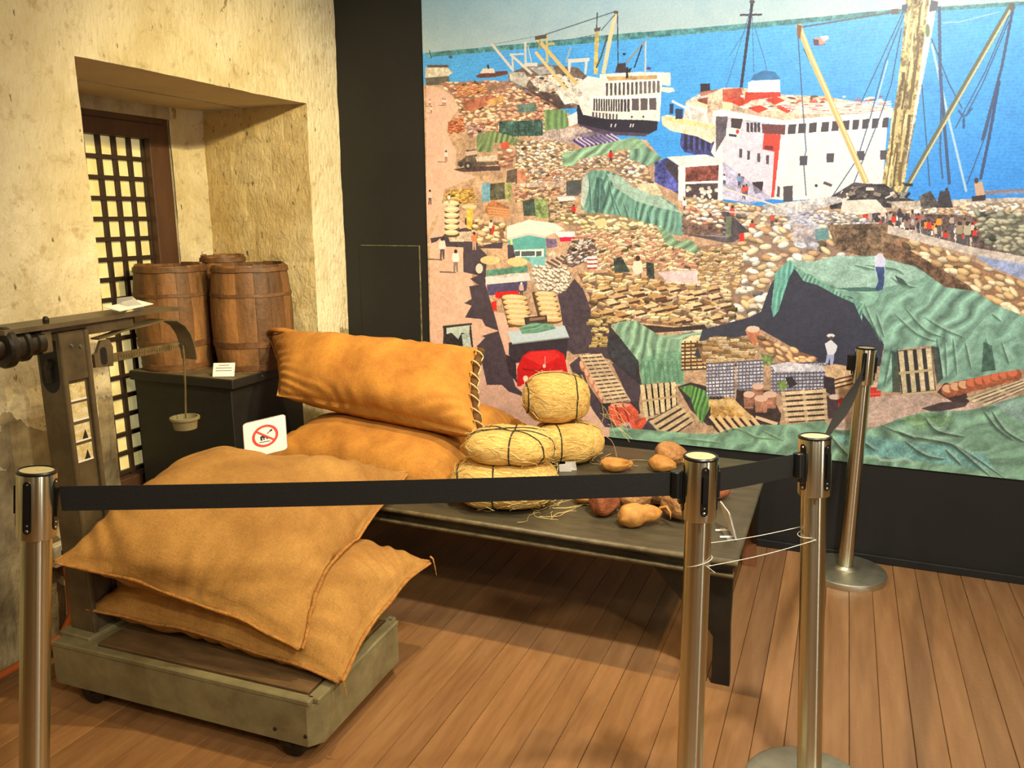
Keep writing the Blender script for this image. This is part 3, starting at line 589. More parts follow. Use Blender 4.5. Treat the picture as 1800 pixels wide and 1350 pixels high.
    for x,y,h in ((1287,392,32),(1322,420,34),(1299,330,26),(1307,350,26),(1312,345,22),(1273,325,20),(1357,400,26),(1365,440,40),(1375,428,34),(1203,372,24),(1212,415,26),(1427,436,34),(1446,428,30)):
        p.man(x,y,h,[(226,56,52),(240,236,232),(206,84,70),(246,240,236),(120,150,190)][int(x)%5],(84,76,96),shadow=False)
    p.man(1664,365,36,(70,60,66),(60,50,56),shadow=False);p.P([(1645,365),(1652,335),(1668,338),(1675,365)],(64,60,66),.4);p.P([(1712,322),(1726,318),(1732,345),(1715,345)],(206,170,140));p.P([(1708,345),(1732,342),(1732,352),(1708,354)],(60,54,60));p.E((1716,317),4,5,(70,60,60));p.P([(1615,345),(1635,335),(1652,362),(1620,368)],(96,90,86),.9)
    # crowd on the right quay
    p.P([(1500,372),(1700,378),(1790,400),(1790,448),(1560,410),(1490,400)],(112,92,84),.8)
    for k_ in range(105):
        x=r.uniform(1500,1715);y=388+(x-1500)*.12+r.uniform(-8,26);p.man(x,y,r.uniform(20,30),[(216,60,44),(240,232,226),(230,150,50),(190,170,150),(226,200,180),(60,56,66),(150,120,110)][r.randint(7)],[(90,84,96),(200,190,180),(60,56,60)][r.randint(3)],shadow=False)
    for x,y,h,c1 in ((1700,432,44,(190,180,150)),(1686,430,42,(170,150,120)),(1633,415,30,(226,60,50)),(1650,410,32,(232,160,50))): p.man(x,y,h,c1,(84,84,80),shadow=False)
    p.pile([(1715,372),(2100,372),(2100,480),(1790,452),(1720,420)],13,[(170,166,140),(190,182,150),(140,140,116)],(84,80,68))
    p.P([(1480,352),(1540,350),(1560,372),(1500,378),(1478,370)],(236,224,206),.2)
    p.S([(1270,330),(1420,380),(1560,400),(1700,435),(1900,470)],3,(226,214,200));p.S([(1275,372),(1500,385)],2.5,(206,196,196))
    p.pile([(1400,372),(1500,375),(1560,400),(1500,410),(1400,405)],9,WHT+[(180,180,210)],(120,110,110))
    # middle white sack field
    p.P([(1200,375),(1280,372),(1330,420),(1290,430),(1195,410)],(84,76,82),.5)
    for i in range(4): p.S([(1195,385+i*8),(1275,392+i*8)],3,(150,138,140))
    p.pile([(1330,398),(1460,395),(1470,440),(1550,452),(1600,470),(1380,470),(1365,500),(1350,560),(1290,600),(1200,580),(1180,440),(1290,425)],19,WHT+TAN,(120,98,84))
    p.P([(1455,395),(1560,392),(1620,430),(1700,470),(1640,470),(1540,455),(1470,440)],(128,104,80),.9)
    p.P([(1380,360),(1440,395),(1435,440),(1395,430)],(190,196,220),.6,.6);p.P([(1432,402),(1455,400),(1458,420),(1434,424)],(110,150,150),.3)
    p.pile([(1590,415),(1700,455),(1760,480),(1800,495),(2150,620),(2150,690),(1800,570),(1740,550),(1690,510),(1610,470),(1560,440)],20,[(226,196,148),(206,170,120),(236,212,172)],(120,90,66),ang=.35)
    p.P([(1560,425),(1600,440),(1700,500),(1730,530),(1690,520),(1590,465),(1550,450)],(110,84,64),.9)
    p.P([(1700,440),(1800,462),(2100,530),(2100,610),(1800,492),(1740,468)],(160,172,206),.3);p.P([(1560,395),(1700,432),(1800,452),(1800,464),(1700,446),(1560,410)],(206,192,176),.3)
    # ------------ left columns
    F(*a)
    p.pile([(145,1130),(310,1115),(320,1200),(150,1210)],26,[(232,190,110),(214,170,90)],(130,96,54),'crate')
    for j in range(5):
        y=1205+j*34;p.E((178,y+12),50,22,(92,74,54));p.E((178,y),48,18,(232,208,168));p.E((176,y-5),38,9,(246,228,194))
    p.P([(360,1085),(415,1085),(412,1190),(360,1200)],(120,170,190),.3);p.P([(410,1090),(500,1080),(500,1180),(410,1190)],(86,84,70),.8);p.P([(495,1085),(540,1080),(535,1190),(500,1190)],(170,170,110),.6)
    p.P([(260,1290),(350,1330),(340,1360),(260,1350)],(70,60,62),.4)
    p.P([(380,1225),(425,1185),(520,1230),(525,1280),(420,1290),(380,1260)],(170,112,74),.5)
    for i in range(4): p.S([(400,1230+i*16),(525,1245+i*14)],4,(206,150,104))
    p.E((285,1225),44,14,(232,204,160));p.P([(565,1090),(860,1070),(930,1090),(850,1190),(680,1180),(590,1200)],(206,180,160),.5)
    p.P([(860,1075),(950,1065),(950,1140),(930,1160),(860,1160)],(84,88,88),.3)
    p.pile([(560,1110),(850,1110),(850,1190),(560,1200)],30,WOD+PNK,(96,78,68),'crate')
    p.P([(600,1190),(670,1180),(680,1280),(610,1280)],(70,84,76),.5);p.P([(670,1180),(760,1180),(750,1300),(680,1290)],(140,160,104),.7)
    p.pile([(750,1200),(900,1190),(900,1300),(760,1320)],24,TAN,(84,70,62),'stack')
    p.P([(800,1165),(910,1165),(920,1185),(820,1195)],(232,226,222));p.man(905,1290,80,(206,50,46),(80,60,60),shadow=False)
    p.tarp([(960,1050),(1010,1010),(1100,1010),(1180,1040),(1260,1110),(1400,1150),(1510,1220),(1550,1280),(1550,1400),(1420,1380),(1300,1350),(1150,1330),(1040,1290),(950,1240)],(112,156,140),.25,.15,.55,3)
    p.P([(1100,1030),(1180,1045),(1260,1110),(1400,1150),(1540,1260),(1400,1230),(1270,1190),(1150,1110)],(172,200,182),.25,.85)
    p.P([(1040,1050),(1075,1060),(1100,1180),(1060,1290),(1020,1240)],(66,96,94),.6,.7);p.P([(960,1060),(985,1030),(1000,1100),(965,1240),(945,1200)],(206,216,204),.2,.8)
    for q in ([(1110,1060),(1160,1290)],[(1130,1150),(1200,1310)],[(1200,1200),(1250,1340)],[(1270,1220),(1290,1350)],[(1340,1240),(1370,1370)],[(1060,1060),(1050,1280)],[(1000,1050),(1010,1260)]): p.fold(q,9,(60,100,96),(140,190,176))
    p.P([(1270,1090),(1390,1085),(1440,1160),(1380,1160),(1290,1120)],(220,206,170),.4)
    F(*c)
    p.P([(1550,0),(1789,0),(1789,110),(1560,110)],(120,96,86),.8);p.pile([(1550,-60),(1789,-60),(1789,60),(1640,40),(1560,10)],34,PNK+WHT,None)
    # road patches & shadows
    p.P([(40,-140),(110,-60),(100,20),(60,110),(50,240),(60,1000),(620,1260),(900,1300),(1400,1330),(1250,1300),(1050,1180),(960,1000),(870,900),(840,600),(330,560),(300,350),(340,120),(210,0),(150,-60)],(224,182,160),.12)
    SH=(76,66,76)
    p.P([(55,130),(120,120),(150,180),(300,185),(380,190),(480,190),(500,60),(300,60),(160,90),(90,150),(60,160)],SH,.25)
    p.P([(250,180),(330,170),(390,230),(380,420),(330,400),(290,370),(340,350),(250,330)],SH,.25)
    p.P([(285,415),(380,400),(440,600),(460,680),(380,650),(360,610),(260,600),(300,530),(255,515),(300,490)],SH,.22)
    p.P([(330,770),(380,720),(360,710),(460,680),(560,1010),(640,1080),(520,1040),(480,1000),(390,1000),(350,820)],SH,.22)
    p.P([(820,500),(870,420),(910,370),(960,430),(1010,560),(1020,680),(1010,810),(900,820),(860,780)],SH,.3);p.P([(800,430),(870,450),(900,800),(860,800),(830,560)],SH,.3)
    p.P([(1020,650),(1130,640),(1110,790),(1130,870),(1280,900),(1290,1170),(1240,1100),(1120,850),(990,810)],SH,.25);p.P([(1280,880),(1310,990),(1280,1190),(1250,1080)],SH,.2)
    p.P([(880,880),(940,830),(1000,1010),(1090,1140),(1180,1260),(1090,1250),(1020,1150),(960,1040),(900,930)],SH,.25)
    # sack truck line
    p.P([(150,95),(390,85),(500,90),(500,150),(340,175),(330,150),(170,150)],(214,190,166),.4)
    for j in range(5):
        y=-40+j*34;p.E((183,y+10),46,20,(92,74,54));p.E((180,y),44,17,(230,204,162));p.E((178,y-5),34,8,(246,228,194))
    p.pile([(290,20),(480,40),(500,150),(340,160)],44,TAN,(110,84,66));p.P([(270,-50),(310,-40),(300,80),(270,70)],(226,176,80),.5);p.man(415,110,90,(226,210,196),(90,80,80),shadow=False);p.S([(430,60),(420,105)],6,(206,60,50))
    p.man(125,255,135,(232,220,208),(96,80,80));p.man(205,330,135,(240,232,226),(140,120,116));p.man(52,-70,90,(220,196,180),(110,84,80),shadow=False);p.man(165,-75,60,(240,220,210),(190,150,130),shadow=False);p.man(315,200,110,(226,130,90),(200,160,140),shadow=False)
    # booth
    p.P([(510,120),(640,100),(740,120),(740,290),(560,250),(520,170)],(96,172,166),.12);p.P([(510,60),(640,20),(790,40),(850,75),(740,120),(640,98),(510,130)],(232,230,216),.05);p.P([(510,130),(640,98),(740,120),(740,132),(640,112),(515,142)],(206,206,196))
    p.P([(550,200),(728,192),(728,238),(552,244)],(226,232,226));
    for x in (556,594,683): p.P([(x,208),(x+30 if x!=594 else x+80,206),(x+30 if x!=594 else x+80,234),(x,238)],(84,96,98))
    p.P([(640,240),(738,240),(738,295),(660,300)],(130,196,196),.1);p.S([(535,140),(545,250)],5,(220,214,130));p.P([(512,170),(545,170),(560,250),(515,250)],SH,.3)
    p.P([(790,90),(910,90),(915,130),(830,140)],(226,226,232),.1);p.P([(820,125),(908,122),(912,148),(825,150)],(214,36,70),.1);p.P([(740,130),(800,135),(810,180),(745,190)],(120,100,130),.4)
    # truck one with bags on the roof
    p.pile([(350,240),(470,235),(475,280),(360,290)],60,TAN,None);p.E((410,260),60,26,(226,196,140),0,.15);p.E((570,270),62,28,(232,204,144),0,.15);p.E((345,310),22,30,(214,206,190))
    p.P([(385,320),(630,292),(632,330),(388,355)],(96,150,130),.4);p.P([(380,360),(640,335),(650,380),(385,405)],(214,216,214),.06);p.P([(455,350),(580,335),(600,350),(460,370)],(226,212,206),.4);p.P([(390,405),(630,385),(625,440),(600,450),(395,470)],(84,76,110),.3)
    p.P([(440,450),(570,440),(590,470),(460,490),(440,480)],(216,36,34),.12);p.P([(415,510),(445,500),(450,560),(425,560)],(216,50,40),.1);p.man(595,480,90,(214,170,160),(90,70,70),hat=(240,236,230),shadow=False)
    # log pile w/ white bags
    p.P([(650,310),(760,285),(860,300),(900,370),(860,440),(800,470),(700,440),(660,400)],(196,176,156),.5)
    for x,y in p.region([(650,300),(760,270),(870,310),(890,390),(820,460),(690,430)],28): p.E((x+3,y+5),14,9,(110,90,80),.5);p.E((x,y),13,7,(240,228,210),.5)
    p.P([(730,260),(780,200),(860,240),(850,290),(760,300)],(214,186,160),.4)
    for i in range(4): p.S([(745+i*28,270-i*12),(800+i*22,300-i*14)],5,(110,90,84))
    # sacks on truck two
    for cx,cy,n,w in ((560,480,6,78),(745,460,6,66)):
        p.P([(cx-90,cy-10),(cx+20,cy-20),(cx+80,cy+170),(cx-40,cy+180)],(84,68,58),.4)
        for j in range(n):
            y=cy+j*29;x=cx+j*7-8;p.E((x,y+13),w,21,(120,88,58));p.E((x,y+2),w*.97,19,(226,190,134),.04,.15);p.E((x-4,y-5),w*.8,9,(242,216,168),.04)
    p.P([(610,600),(745,585),(750,630),(620,650)],(74,62,58),.4);p.P([(640,605),(735,595),(738,610),(645,622)],(150,120,96))
    p.P([(520,750),(840,700),(870,730),(860,850),(560,870),(520,820)],(58,52,62),.25)
    p.P([(510,685),(850,648),(878,715),(540,755)],(196,216,222),.05);p.tarp([(580,660),(660,630),(780,640),(800,665),(700,690),(600,698)],(112,160,134),1.3,.2,.4);p.S([(540,757),(878,717)],2.5,(150,160,160))
    # red truck
    p.P([(570,900),(600,830),(640,800),(800,790),(850,820),(870,930),(860,960),(700,990),(570,1010)],(206,30,34),.12)
    p.P([(610,830),(650,806),(790,796),(830,830),(735,880),(700,880)],(226,50,48),.1);p.P([(690,930),(810,915),(830,940),(640,970)],(120,24,30),.2)
    p.S([(640,960),(720,925),(840,915)],3,(236,150,140));p.S([(735,830),(735,895)],3,(236,120,110));p.S([(600,905),(690,920),(735,890)],2.5,(150,16,24));p.E((620,962),15,18,(240,226,200));p.E((830,935),13,16,(240,226,200));p.S([(600,1005),(700,985),(860,960)],5,(220,190,180));p.E((730,888),10,12,(236,200,190));p.P([(500,820),(560,840),(570,990),(520,930)],(60,50,60),.4)
    # jeepney at left
    p.P([(130,650),(295,635),(310,790),(330,830),(140,820)],(52,48,52),.5);p.P([(150,662),(290,645),(285,700),(240,690),(220,730),(180,690),(150,700)],(186,200,190),.2);p.P([(240,700),(285,690),(300,780),(250,780)],(176,190,180),.3);p.S([(130,655),(300,638)],4,(60,60,56));p.S([(140,655),(130,800)],3,(60,50,50))
    for x in (180,215,260,290): p.E((x,790+r.uniform(-8,8)),14,10,(206,150,120))
    # white goods, crates
    F(*c)
    p.pile([(920,60),(1400,50),(1500,130),(1640,200),(1650,330),(1500,320),(1400,330),(1240,320),(1200,330),(1000,310),(930,240)],34,[(232,204,156),(226,190,150),(236,216,180),(220,160,130)],(130,98,80),'crate')
    p.pile([(820,-10),(1060,-20),(1200,0),(1400,60),(1000,80),(860,40)],36,[(236,220,176),(226,204,150)],(120,100,80))
    p.E((1065,38),38,24,(226,206,150));p.pile([(900,140),(1020,130),(1050,240),(900,300),(840,280)],22,[(200,170,140),(120,96,90),(230,220,210)],(70,60,64),'crate')
    for y in (250,275,300): p.P([(985,y-12),(1045,y-14),(1045,y+8),(988,y+10)],(240,236,230));p.P([(985,y+4),(1045,y+2),(1045,y+10),(988,y+12)],(180,50,50))
    p.P([(1140,250),(1190,240),(1240,330),(1150,335)],(60,70,66),.8);p.P([(1335,270),(1380,280),(1385,380),(1340,390)],(60,70,66),.8);p.man(1285,420,190,(232,220,196),(228,222,236),shadow=False)
    p.tarp([(1390,50),(1460,80),(1520,150),(1600,140),(1650,190),(1740,250),(1760,300),(1650,230),(1540,190),(1460,170)],(128,160,128),.8,.15,.5)
    p.P([(1400,330),(1640,320),(1640,400),(1460,390)],(226,196,196),.2)
    p.pile([(1640,200),(1789,180),(1900,180),(1900,420),(1660,430)],34,TAN+WOD,(120,98,76),'crate')
    wood=[(930,340),(1190,330),(1500,400),(1780,420),(1880,560),(1800,640),(1500,650),(1200,620),(1140,640),(1010,640),(1000,480)]
    p.pile(wood,46,WOD+[(230,190,160)],(90,70,58),'crate',ang=.06)
    for k_ in range(40):
        x=r.uniform(1010,1750);y=r.uniform(420,620);p.P([(x,y),(x+60,y-12),(x+90,y+6),(x+30,y+20)],WOD[r.randint(5)],.2);p.S([(x+30,y+22),(x+92,y+8)],4,(84,60,48))
    p.pile([(1000,600),(1130,590),(1110,770),(1010,780)],34,[(230,200,140),(206,176,110)],(64,52,48),'stack')
    p.P([(1280,640),(1500,660),(1680,640),(1700,670),(1400,690),(1290,680)],(66,54,52),.5)
    # small green tarp
    p.P([(1120,650),(1290,850),(1300,1000),(1130,860),(1100,790)],(58,60,68),.4)
    p.tarp([(1130,650),(1170,625),(1270,618),(1340,660),(1420,710),(1560,720),(1560,1000),(1420,980),(1310,1000),(1290,860),(1210,760)],(132,168,142),.15,.13,.5,3)
    p.P([(1290,860),(1340,830),(1500,790),(1560,820),(1555,1000),(1420,985),(1310,1000)],(96,148,120),.4,.5)
    for i in range(8): p.S([(1320+i*28,860),(1335+i*28,990)],3,(84,130,104),.7)
    p.tarp([(1410,705),(1560,700),(1700,680),(1900,650),(1900,670),(1700,700),(1560,725),(1440,730)],(142,176,150),1.4,.2,.3)
    for x0,x1,y0 in ((1545,1700,740),(1700,1880,720)):
        for j in range(8):
            y=y0+j*22;p.P([(x0,y),(x1,y-8),(x1,y+10),(x0,y+16)],WOD[j%4],.3);p.S([(x0,y+17),(x1,y+10)],3,(70,54,46))
            for x in range(x0+20,x1,36): p.S([(x,y),(x,y+15)],2.5,(90,66,50))
        p.P([(x0,y0),(x0+60,y0-34),(x1+20,y0-38),(x1,y0-6)],(236,212,168),.3);p.P([(x1-10,y0),(x1+14,y0-30),(x1+10,y0+170),(x1-10,y0+175)],(60,52,50),.4)
    # pallet walkway and barrels
    for j in range(7): p.E((958+j*28,890+j*46),17,36,(196,130,96),-.3,.3);p.E((952+j*28,880+j*46),10,24,(236,180,150),-.3)
    p.pallet([(935,820),(1070,812),(1245,1095),(1100,1115)],13,(216,190,154),(84,70,66),4)
    p.P([(1060,1110),(1290,1100),(1300,1170),(1120,1230),(1060,1160)],(62,54,60),.3)
    p.P([(1110,1125),(1240,1108),(1290,1160),(1290,1200),(1150,1240),(1120,1190)],(222,96,72),.35);p.E((1180,1120),60,14,(226,150,130))
    for t_ in (.33,.66): p.S([(1110+130*t_,1125-15*t_),(1145+135*t_,1240-34*t_)],3,(150,50,40))
    p.P([(1215,1225),(1330,1190),(1345,1260),(1240,1310)],(214,90,64),.4);p.E((1228,1265),22,45,(190,140,140),0,.5);p.E((1228,1265),12,28,(110,100,110))
    p.P([(1350,1200),(1480,1180),(1400,1340),(1340,1340),(1300,1280)],SH,.2)
    p.pallet([(1295,1000),(1510,980),(1520,1150),(1330,1190)],1,(0,0,0),(66,60,66),2)
    for k_ in range(6):
        u=k_/5.;p.P([(1297+u*185,1000-u*16),(1325+u*185,998-u*16),(1350+u*165,1190-u*45),(1325+u*165,1190-u*45)],(220,200,158),.25)
    p.P([(1310,1090),(1520,1060),(1522,1072),(1312,1104)],(190,160,124))
    p.pallet([(1350,1215),(1540,1105),(1625,1215),(1450,1330)],4,(222,196,152),(70,60,60),2)
    # dark hollow, green heap and planks
    F(*d)
    p.P([(-140,690),(-100,560),(130,500),(190,470),(240,330),(330,230),(700,400),(800,620),(780,740),(620,760),(470,720),(330,640),(190,560),(60,640),(-60,720)],(64,66,80),.15)
    F(*c)
    p.P([(1520,1010),(1600,985),(1700,1010),(1789,1060),(1850,1150),(1789,1240),(1700,1240),(1600,1150)],(62,54,58),.4)
    p.tarp([(1530,1015),(1600,1000),(1700,1040),(1725,1110),(1690,1180),(1670,1230),(1630,1180),(1600,1080)],(92,140,78),.2,.25,.7)
    F(*d)
    # light crates at lower middle
    p.pile([(-130,630),(-40,590),(60,600),(150,580),(160,690),(60,730),(-100,720)],38,WOD,(96,76,56),'stack')
    p.P([(110,560),(180,545),(190,600),(160,640),(130,610)],(190,120,90),.3);p.E((150,558),34,17,(226,200,176))
    p.pile([(160,580),(300,640),(470,700),(450,740),(300,720),(180,640)],44,[(236,196,150),(226,180,130)],(110,80,60),ang=.4)
    p.P([(190,680),(260,690),(240,740),(190,735)],(120,136,84),.8)
    for x0,y0,x1,y1 in ((-80,730,60,890),(70,720,200,880),(240,730,510,870)):
        p.P([(x0,y0),(x1,y0-10),(x1,y1),(x0,y1)],(196,196,206),.5)
        yy=y0
        while yy<y1:
            p.S([(x0,yy),(x1,yy-8)],2.4,(88,84,100))
            for x in range(int(x0)+8,int(x1),18): p.S([(x+r.uniform(-4,4),yy),(x+2,yy+14)],2,(110,104,120))
            yy+=17
    p.P([(240,735),(320,720),(510,740),(505,765),(260,770)],(226,222,228),.3)
    p.P([(310,800),(340,790),(370,830),(330,850)],(60,52,56));p.P([(270,820),(310,810),(320,850),(280,860)],(120,150,80),.6)
    p.P([(70,860),(230,860),(290,980),(280,1030),(150,1030),(60,950)],(70,56,54),.5)
    for x,y,w_ in ((175,840,30),(235,880,34),(190,900,34),(130,880,28)):
        p.P([(x-w_,y),(x+w_,y),(x+w_*.8,y+70),(x-w_*.8,y+70)],(176,124,100),.5);p.E((x,y),w_,17,(226,190,166))
    p.P([(-60,920),(0,900),(50,900),(160,1000),(160,1040),(60,1060),(-60,1000)],(206,160,92),.5)
    for i in range(6): p.S([(-60+i*40,990),(0+i*40,1060)],7,(232,200,150));p.S([(-75+i*40,1000),(-15+i*40,1070)],4,(60,46,44))
    p.P([(-70,905),(60,905),(150,1000),(130,1010),(40,940),(-70,940)],(226,190,130),.3)
    p.P([(165,985),(275,1020),(265,1035),(160,1000)],(232,200,160))
    p.P([(500,740),(560,730),(660,750),(640,860),(520,840)],(226,190,146),.4)
    for i in range(3): p.S([(550,810+i*20),(650,785+i*20)],3,(96,70,54))
    p.P([(500,790),(550,800),(560,900),(500,860)],(64,56,62),.3)
    p.pallet([(290,865),(510,850),(522,1008),(310,1022)],6,(230,202,160),(70,56,50),3)
    p.P([(515,890),(600,900),(600,1000),(520,1000)],(84,66,70),.3);p.P([(570,900),(640,905),(635,1030),(575,1035)],(214,60,48),.15);p.E((555,893),30,14,(232,206,186))
    p.P([(705,835),(785,830),(775,965),(715,970)],(214,60,48),.15);p.E((748,832),42,14,(236,196,170));p.S([(712,880),(780,876)],3,(240,100,80));p.S([(712,920),(778,916)],3,(150,36,30))
    # concrete apron
    p.P([(640,900),(780,890),(1000,870),(1080,900),(1220,930),(1300,900),(1560,880),(1560,960),(1200,960),(1000,980),(760,1040),(560,1060)],(206,178,160),.3)
    p.P([(980,950),(1080,920),(1220,910),(1200,940),(1050,970)],(84,70,72),.2)
    p.P([(1060,870),(1100,820),(1200,860),(1220,920),(1140,920)],(70,56,54),.3)
    for j in range(9): p.E((1120+j*40,862-j*10),40,34,(166,96,64),.2,.4);p.E((1112+j*40,852-j*10),26,20,(232,178,136) if j<3 else (226,120,84),.2)
    p.pallet([(1200,900),(1490,800),(1560,830),(1300,940)],4,(222,200,160),(96,80,70),3)
    # great tarpaulin
    G=(136,178,156)
    big=[(330,215),(450,225),(560,195),(760,195),(960,250),(1100,350),(1250,370),(1340,430),(1480,490),(1620,520),(2200,640),(2200,800),(1620,760),(1500,755),(1450,760),(1380,770),(1240,800),(1070,830),(1050,640),(1010,640),(870,660),(840,870),(760,860),(800,640),(780,600),(700,490),(640,400),(560,380),(420,300),(350,260)]
    p.tarp(big,G,.75,.075,.42,5)
    p.P([(330,215),(450,222),(560,195),(760,200),(960,255),(1000,300),(900,330),(760,360),(600,370),(440,290),(360,250)],(168,204,186),.25,.85)
    p.tarp([(260,280),(330,215),(360,250),(330,300),(275,470),(250,500),(240,450)],(112,176,160),.1,.25,.5)
    p.tarp([(350,250),(430,290),(560,370),(690,430),(690,520),(650,430),(560,390),(470,340),(400,320)],(120,170,148),.3,.3,.5)
    for q in ([(700,240),(850,260),(900,290)],[(830,300),(900,340),(960,350)],[(900,450),(1000,560),(1100,600)],[(850,480),(960,580),(1060,620)],[(1000,500),(1100,560),(1200,600)],[(1330,480),(1380,520)],[(760,480),(800,600)],[(700,430),(780,620)],[(1140,600),(1160,790)],[(1100,620),(1110,800)],[(1060,600),(1090,810)],[(1200,620),(1230,760)],[(1300,600),(1330,700)],[(840,640),(800,850)],[(870,650),(850,700)],[(1380,620),(1420,740)],[(650,240),(760,265)]):
        p.fold(q,13)
    p.P([(1290,620),(1330,640),(1350,760),(1280,770)],(60,88,76),.4,.8);p.P([(1030,640),(1070,650),(1090,800),(1060,830)],(54,66,62),.4,.8);p.P([(850,290),(890,310),(920,345),(870,330)],(70,90,80));p.P([(835,660),(870,680),(880,870),(840,870)],(56,70,62),.3,.8)
    p.P([(560,355),(700,350),(790,355),(770,372),(620,368)],(72,110,104),.2,.9)
    # leaning pallet by the tarp
    p.P([(860,665),(1030,650),(1055,865),(885,880)],(60,58,58),.3)
    for k_ in range(4):
        x=868+k_*45;p.P([(x,668-k_*5),(x+26,666-k_*5),(x+46,872-k_*5),(x+22,876-k_*5)],(222,204,160),.25)
    p.P([(870,770),(1040,752),(1042,764),(872,784)],(196,176,130));p.P([(885,876),(1055,860),(1056,870),(887,886)],(206,184,140))
    # men
    p.P([(752,195),(790,188),(806,215),(800,290),(760,290),(752,250)],(214,216,236),.1);p.P([(755,250),(800,250),(798,330),(790,365),(752,365),(770,320)],(64,84,130),.3);p.E((778,195),17,14,(220,214,226))
    p.P([(505,630),(535,610),(568,640),(560,670),(545,690),(520,690)],(236,236,240));p.P([(515,685),(552,685),(546,735),(532,735),(530,700),(520,730),(508,725)],(176,184,226),.1);p.E((535,590),20,10,(240,236,232));p.E((537,602),11,9,(110,80,70))
    for x in (55,): p.P([(x-40,0),(x-10,0),(x-14,100),(x-40,110)],(110,120,96),.5)
    p.P([(80,90),(105,80),(108,122),(85,125)],(222,54,50),.1)
    # front tarpaulin
    low=[(-560,1040),(-140,1075),(0,1075),(100,1040),(200,1030),(320,1030),(500,1010),(560,1055),(700,1060),(800,1030),(870,1000),(1000,965),(1200,960),(1260,950),(1330,930),(1491,880),(1900,800),(2300,800),(2300,1600),(-560,1300)]
    p.tarp(low,(132,172,144),.95,.06,.42,5)
    p.P([(560,1080),(760,1090),(950,1120),(1120,1130),(1300,1180),(1350,1260),(1200,1240),(900,1200),(700,1180),(590,1130)],(124,182,180),.4,.7)
    p.P([(880,1000),(1000,970),(1150,990),(1100,1040),(950,1050)],(124,160,108),.5,.6);p.P([(1330,930),(1500,900),(1500,1020),(1440,1000)],(150,178,170),.3,.7)
    for q in ([(780,1030),(900,1080),(1000,1100),(1140,1130),(1260,1200),(1400,1300)],[(1000,990),(1060,1060),(1200,1090)],[(1290,960),(1360,1050),(1440,1110)],[(1330,960),(1400,1060),(1500,1120)],[(540,1090),(580,1140),(640,1200)],[(900,1110),(1000,1180),(1100,1200)],[(1140,1130),(1200,1180),(1330,1290)],[(860,1060),(960,1100)],[(1100,1150),(1180,1230)],[(620,1070),(700,1120),(760,1160)]):
        p.fold(q,17,(60,84,70))
    p.S([(760,1180),(780,1205),(840,1208),(900,1195),(940,1215)],5,(196,220,204),.6)
    for q in ([(-60,1090),(60,1050),(130,1080)],[(100,1050),(160,1090),(260,1100)],[(-200,1100),(0,1120)],[(200,1060),(300,1110)]): p.fold(q,10,(92,130,88))
    # print finish: slight mottle and grain
    a_=p.a
    a_*=(1+.05*p.n4+.02*r.randn(p.h,p.w).astype(np.float32))[...,None]
    np.clip(a_,0,1,out=a_)
    return a_

# ================================================================ the setting
XW, YB, ZC = -2.465, 3.63, 3.3
NY0, NY1, NZ, NX = 2.088, 3.362, 2.032, -3.17          # window niche
# --- floor: boards running away from the camera
fl = empty('floor', (0, 0, 0), kind='structure')
g = G().box((-2.6, -2.6, -.05), (3.1, 3.75, -.022)); g.mesh('subfloor', 'subfloor', fl)
pw = .0873
def plank_mesh(L):
    g = G().box((-pw/2+.0007, 0, -.021), (pw/2-.0007, L, 0), .0014)
    me = bpy.data.meshes.new('floor_plank'); me.from_pydata(g.V, [], g.F); me.materials.append(M['plank'])
    bm = bmesh.new(); bm.from_mesh(me); bmesh.ops.recalc_face_normals(bm, faces=bm.faces); bm.to_mesh(me); bm.free(); return me
pm = {L: plank_mesh(L) for L in (1.9, 2.6, 3.2, 4.2, 4.3, 3.6, 3.0, 2.0)}
x0 = .0312+pw/2-pw*30; rr = random.Random(5)
for i in range(65):
    x = x0+i*pw
    if x > 3.05: break
    a = rr.choice((1.9, 2.6, 3.2, 4.2)); b = {1.9: 4.3, 2.6: 3.6, 3.2: 3.0, 4.2: 2.0}[a]
    for y, L in ((-2.5, a), (-2.5+a, b)):
        o = bpy.data.objects.new('floor_plank', pm[L]); COL.objects.link(o); o.parent = fl; o.location = (x, y+.0006, rr.uniform(-.0012, .0008))

# --- left masonry wall with a deep window niche
wl = empty('wall_left', (XW, 1.5, 0), kind='structure')
V = []; F = []
def addp(args, **k):
    global V, F
    v, f = patch(*args, **k); n = len(V); V += v; F += [[a+n for a in q] for q in f]
st = .03
def quad(o, U, V_, step=st, **k):
    U = Vector(U); V_ = Vector(V_); addp((o, U, V_, max(1, round(U.length/step)), max(1, round(V_.length/step))), **k)
edge = lambda p: Vector((0, 0, 0))
quad((XW, -2.5, 0), (0, 2.5, 0), (0, 0, ZC), .12)
quad((XW, 0, 0), (0, NY0, 0), (0, 0, NZ)); quad((XW, 0, NZ), (0, NY0, 0), (0, 0, ZC-NZ))
quad((XW, NY0, NZ), (0, NY1-NY0, 0), (0, 0, ZC-NZ)); quad((XW, NY1, NZ), (0, YB-NY1, 0), (0, 0, ZC-NZ))
quad((XW, NY1, 0), (0, YB-NY1, 0), (0, 0, NZ))
quad((XW, NY0, 0), (NX-XW-.04, 0, 0), (0, 0, NZ))            # near reveal
o = mk('wall_face', V, F, 'plaster', wl, smooth=True)
V = []; F = []
quad((XW, NY0, NZ), (NX-XW-.04, 0, 0), (0, NY1-NY0+.0, 0), amp=.0035); mk('niche_soffit', V, F, 'smooth', wl, smooth=True)
G().box((-2.86, NY0+.01, NZ-.004), (-2.855, NY1-.02, NZ+.004)).mesh('soffit_joint', 'grey_lintel', wl)
g = G().box((NX-.03, 2.1, NZ-.06), (NX+.004, 3.2, NZ+.01), .003); g.mesh('lintel', 'grey_lintel', wl)
V = []; F = []
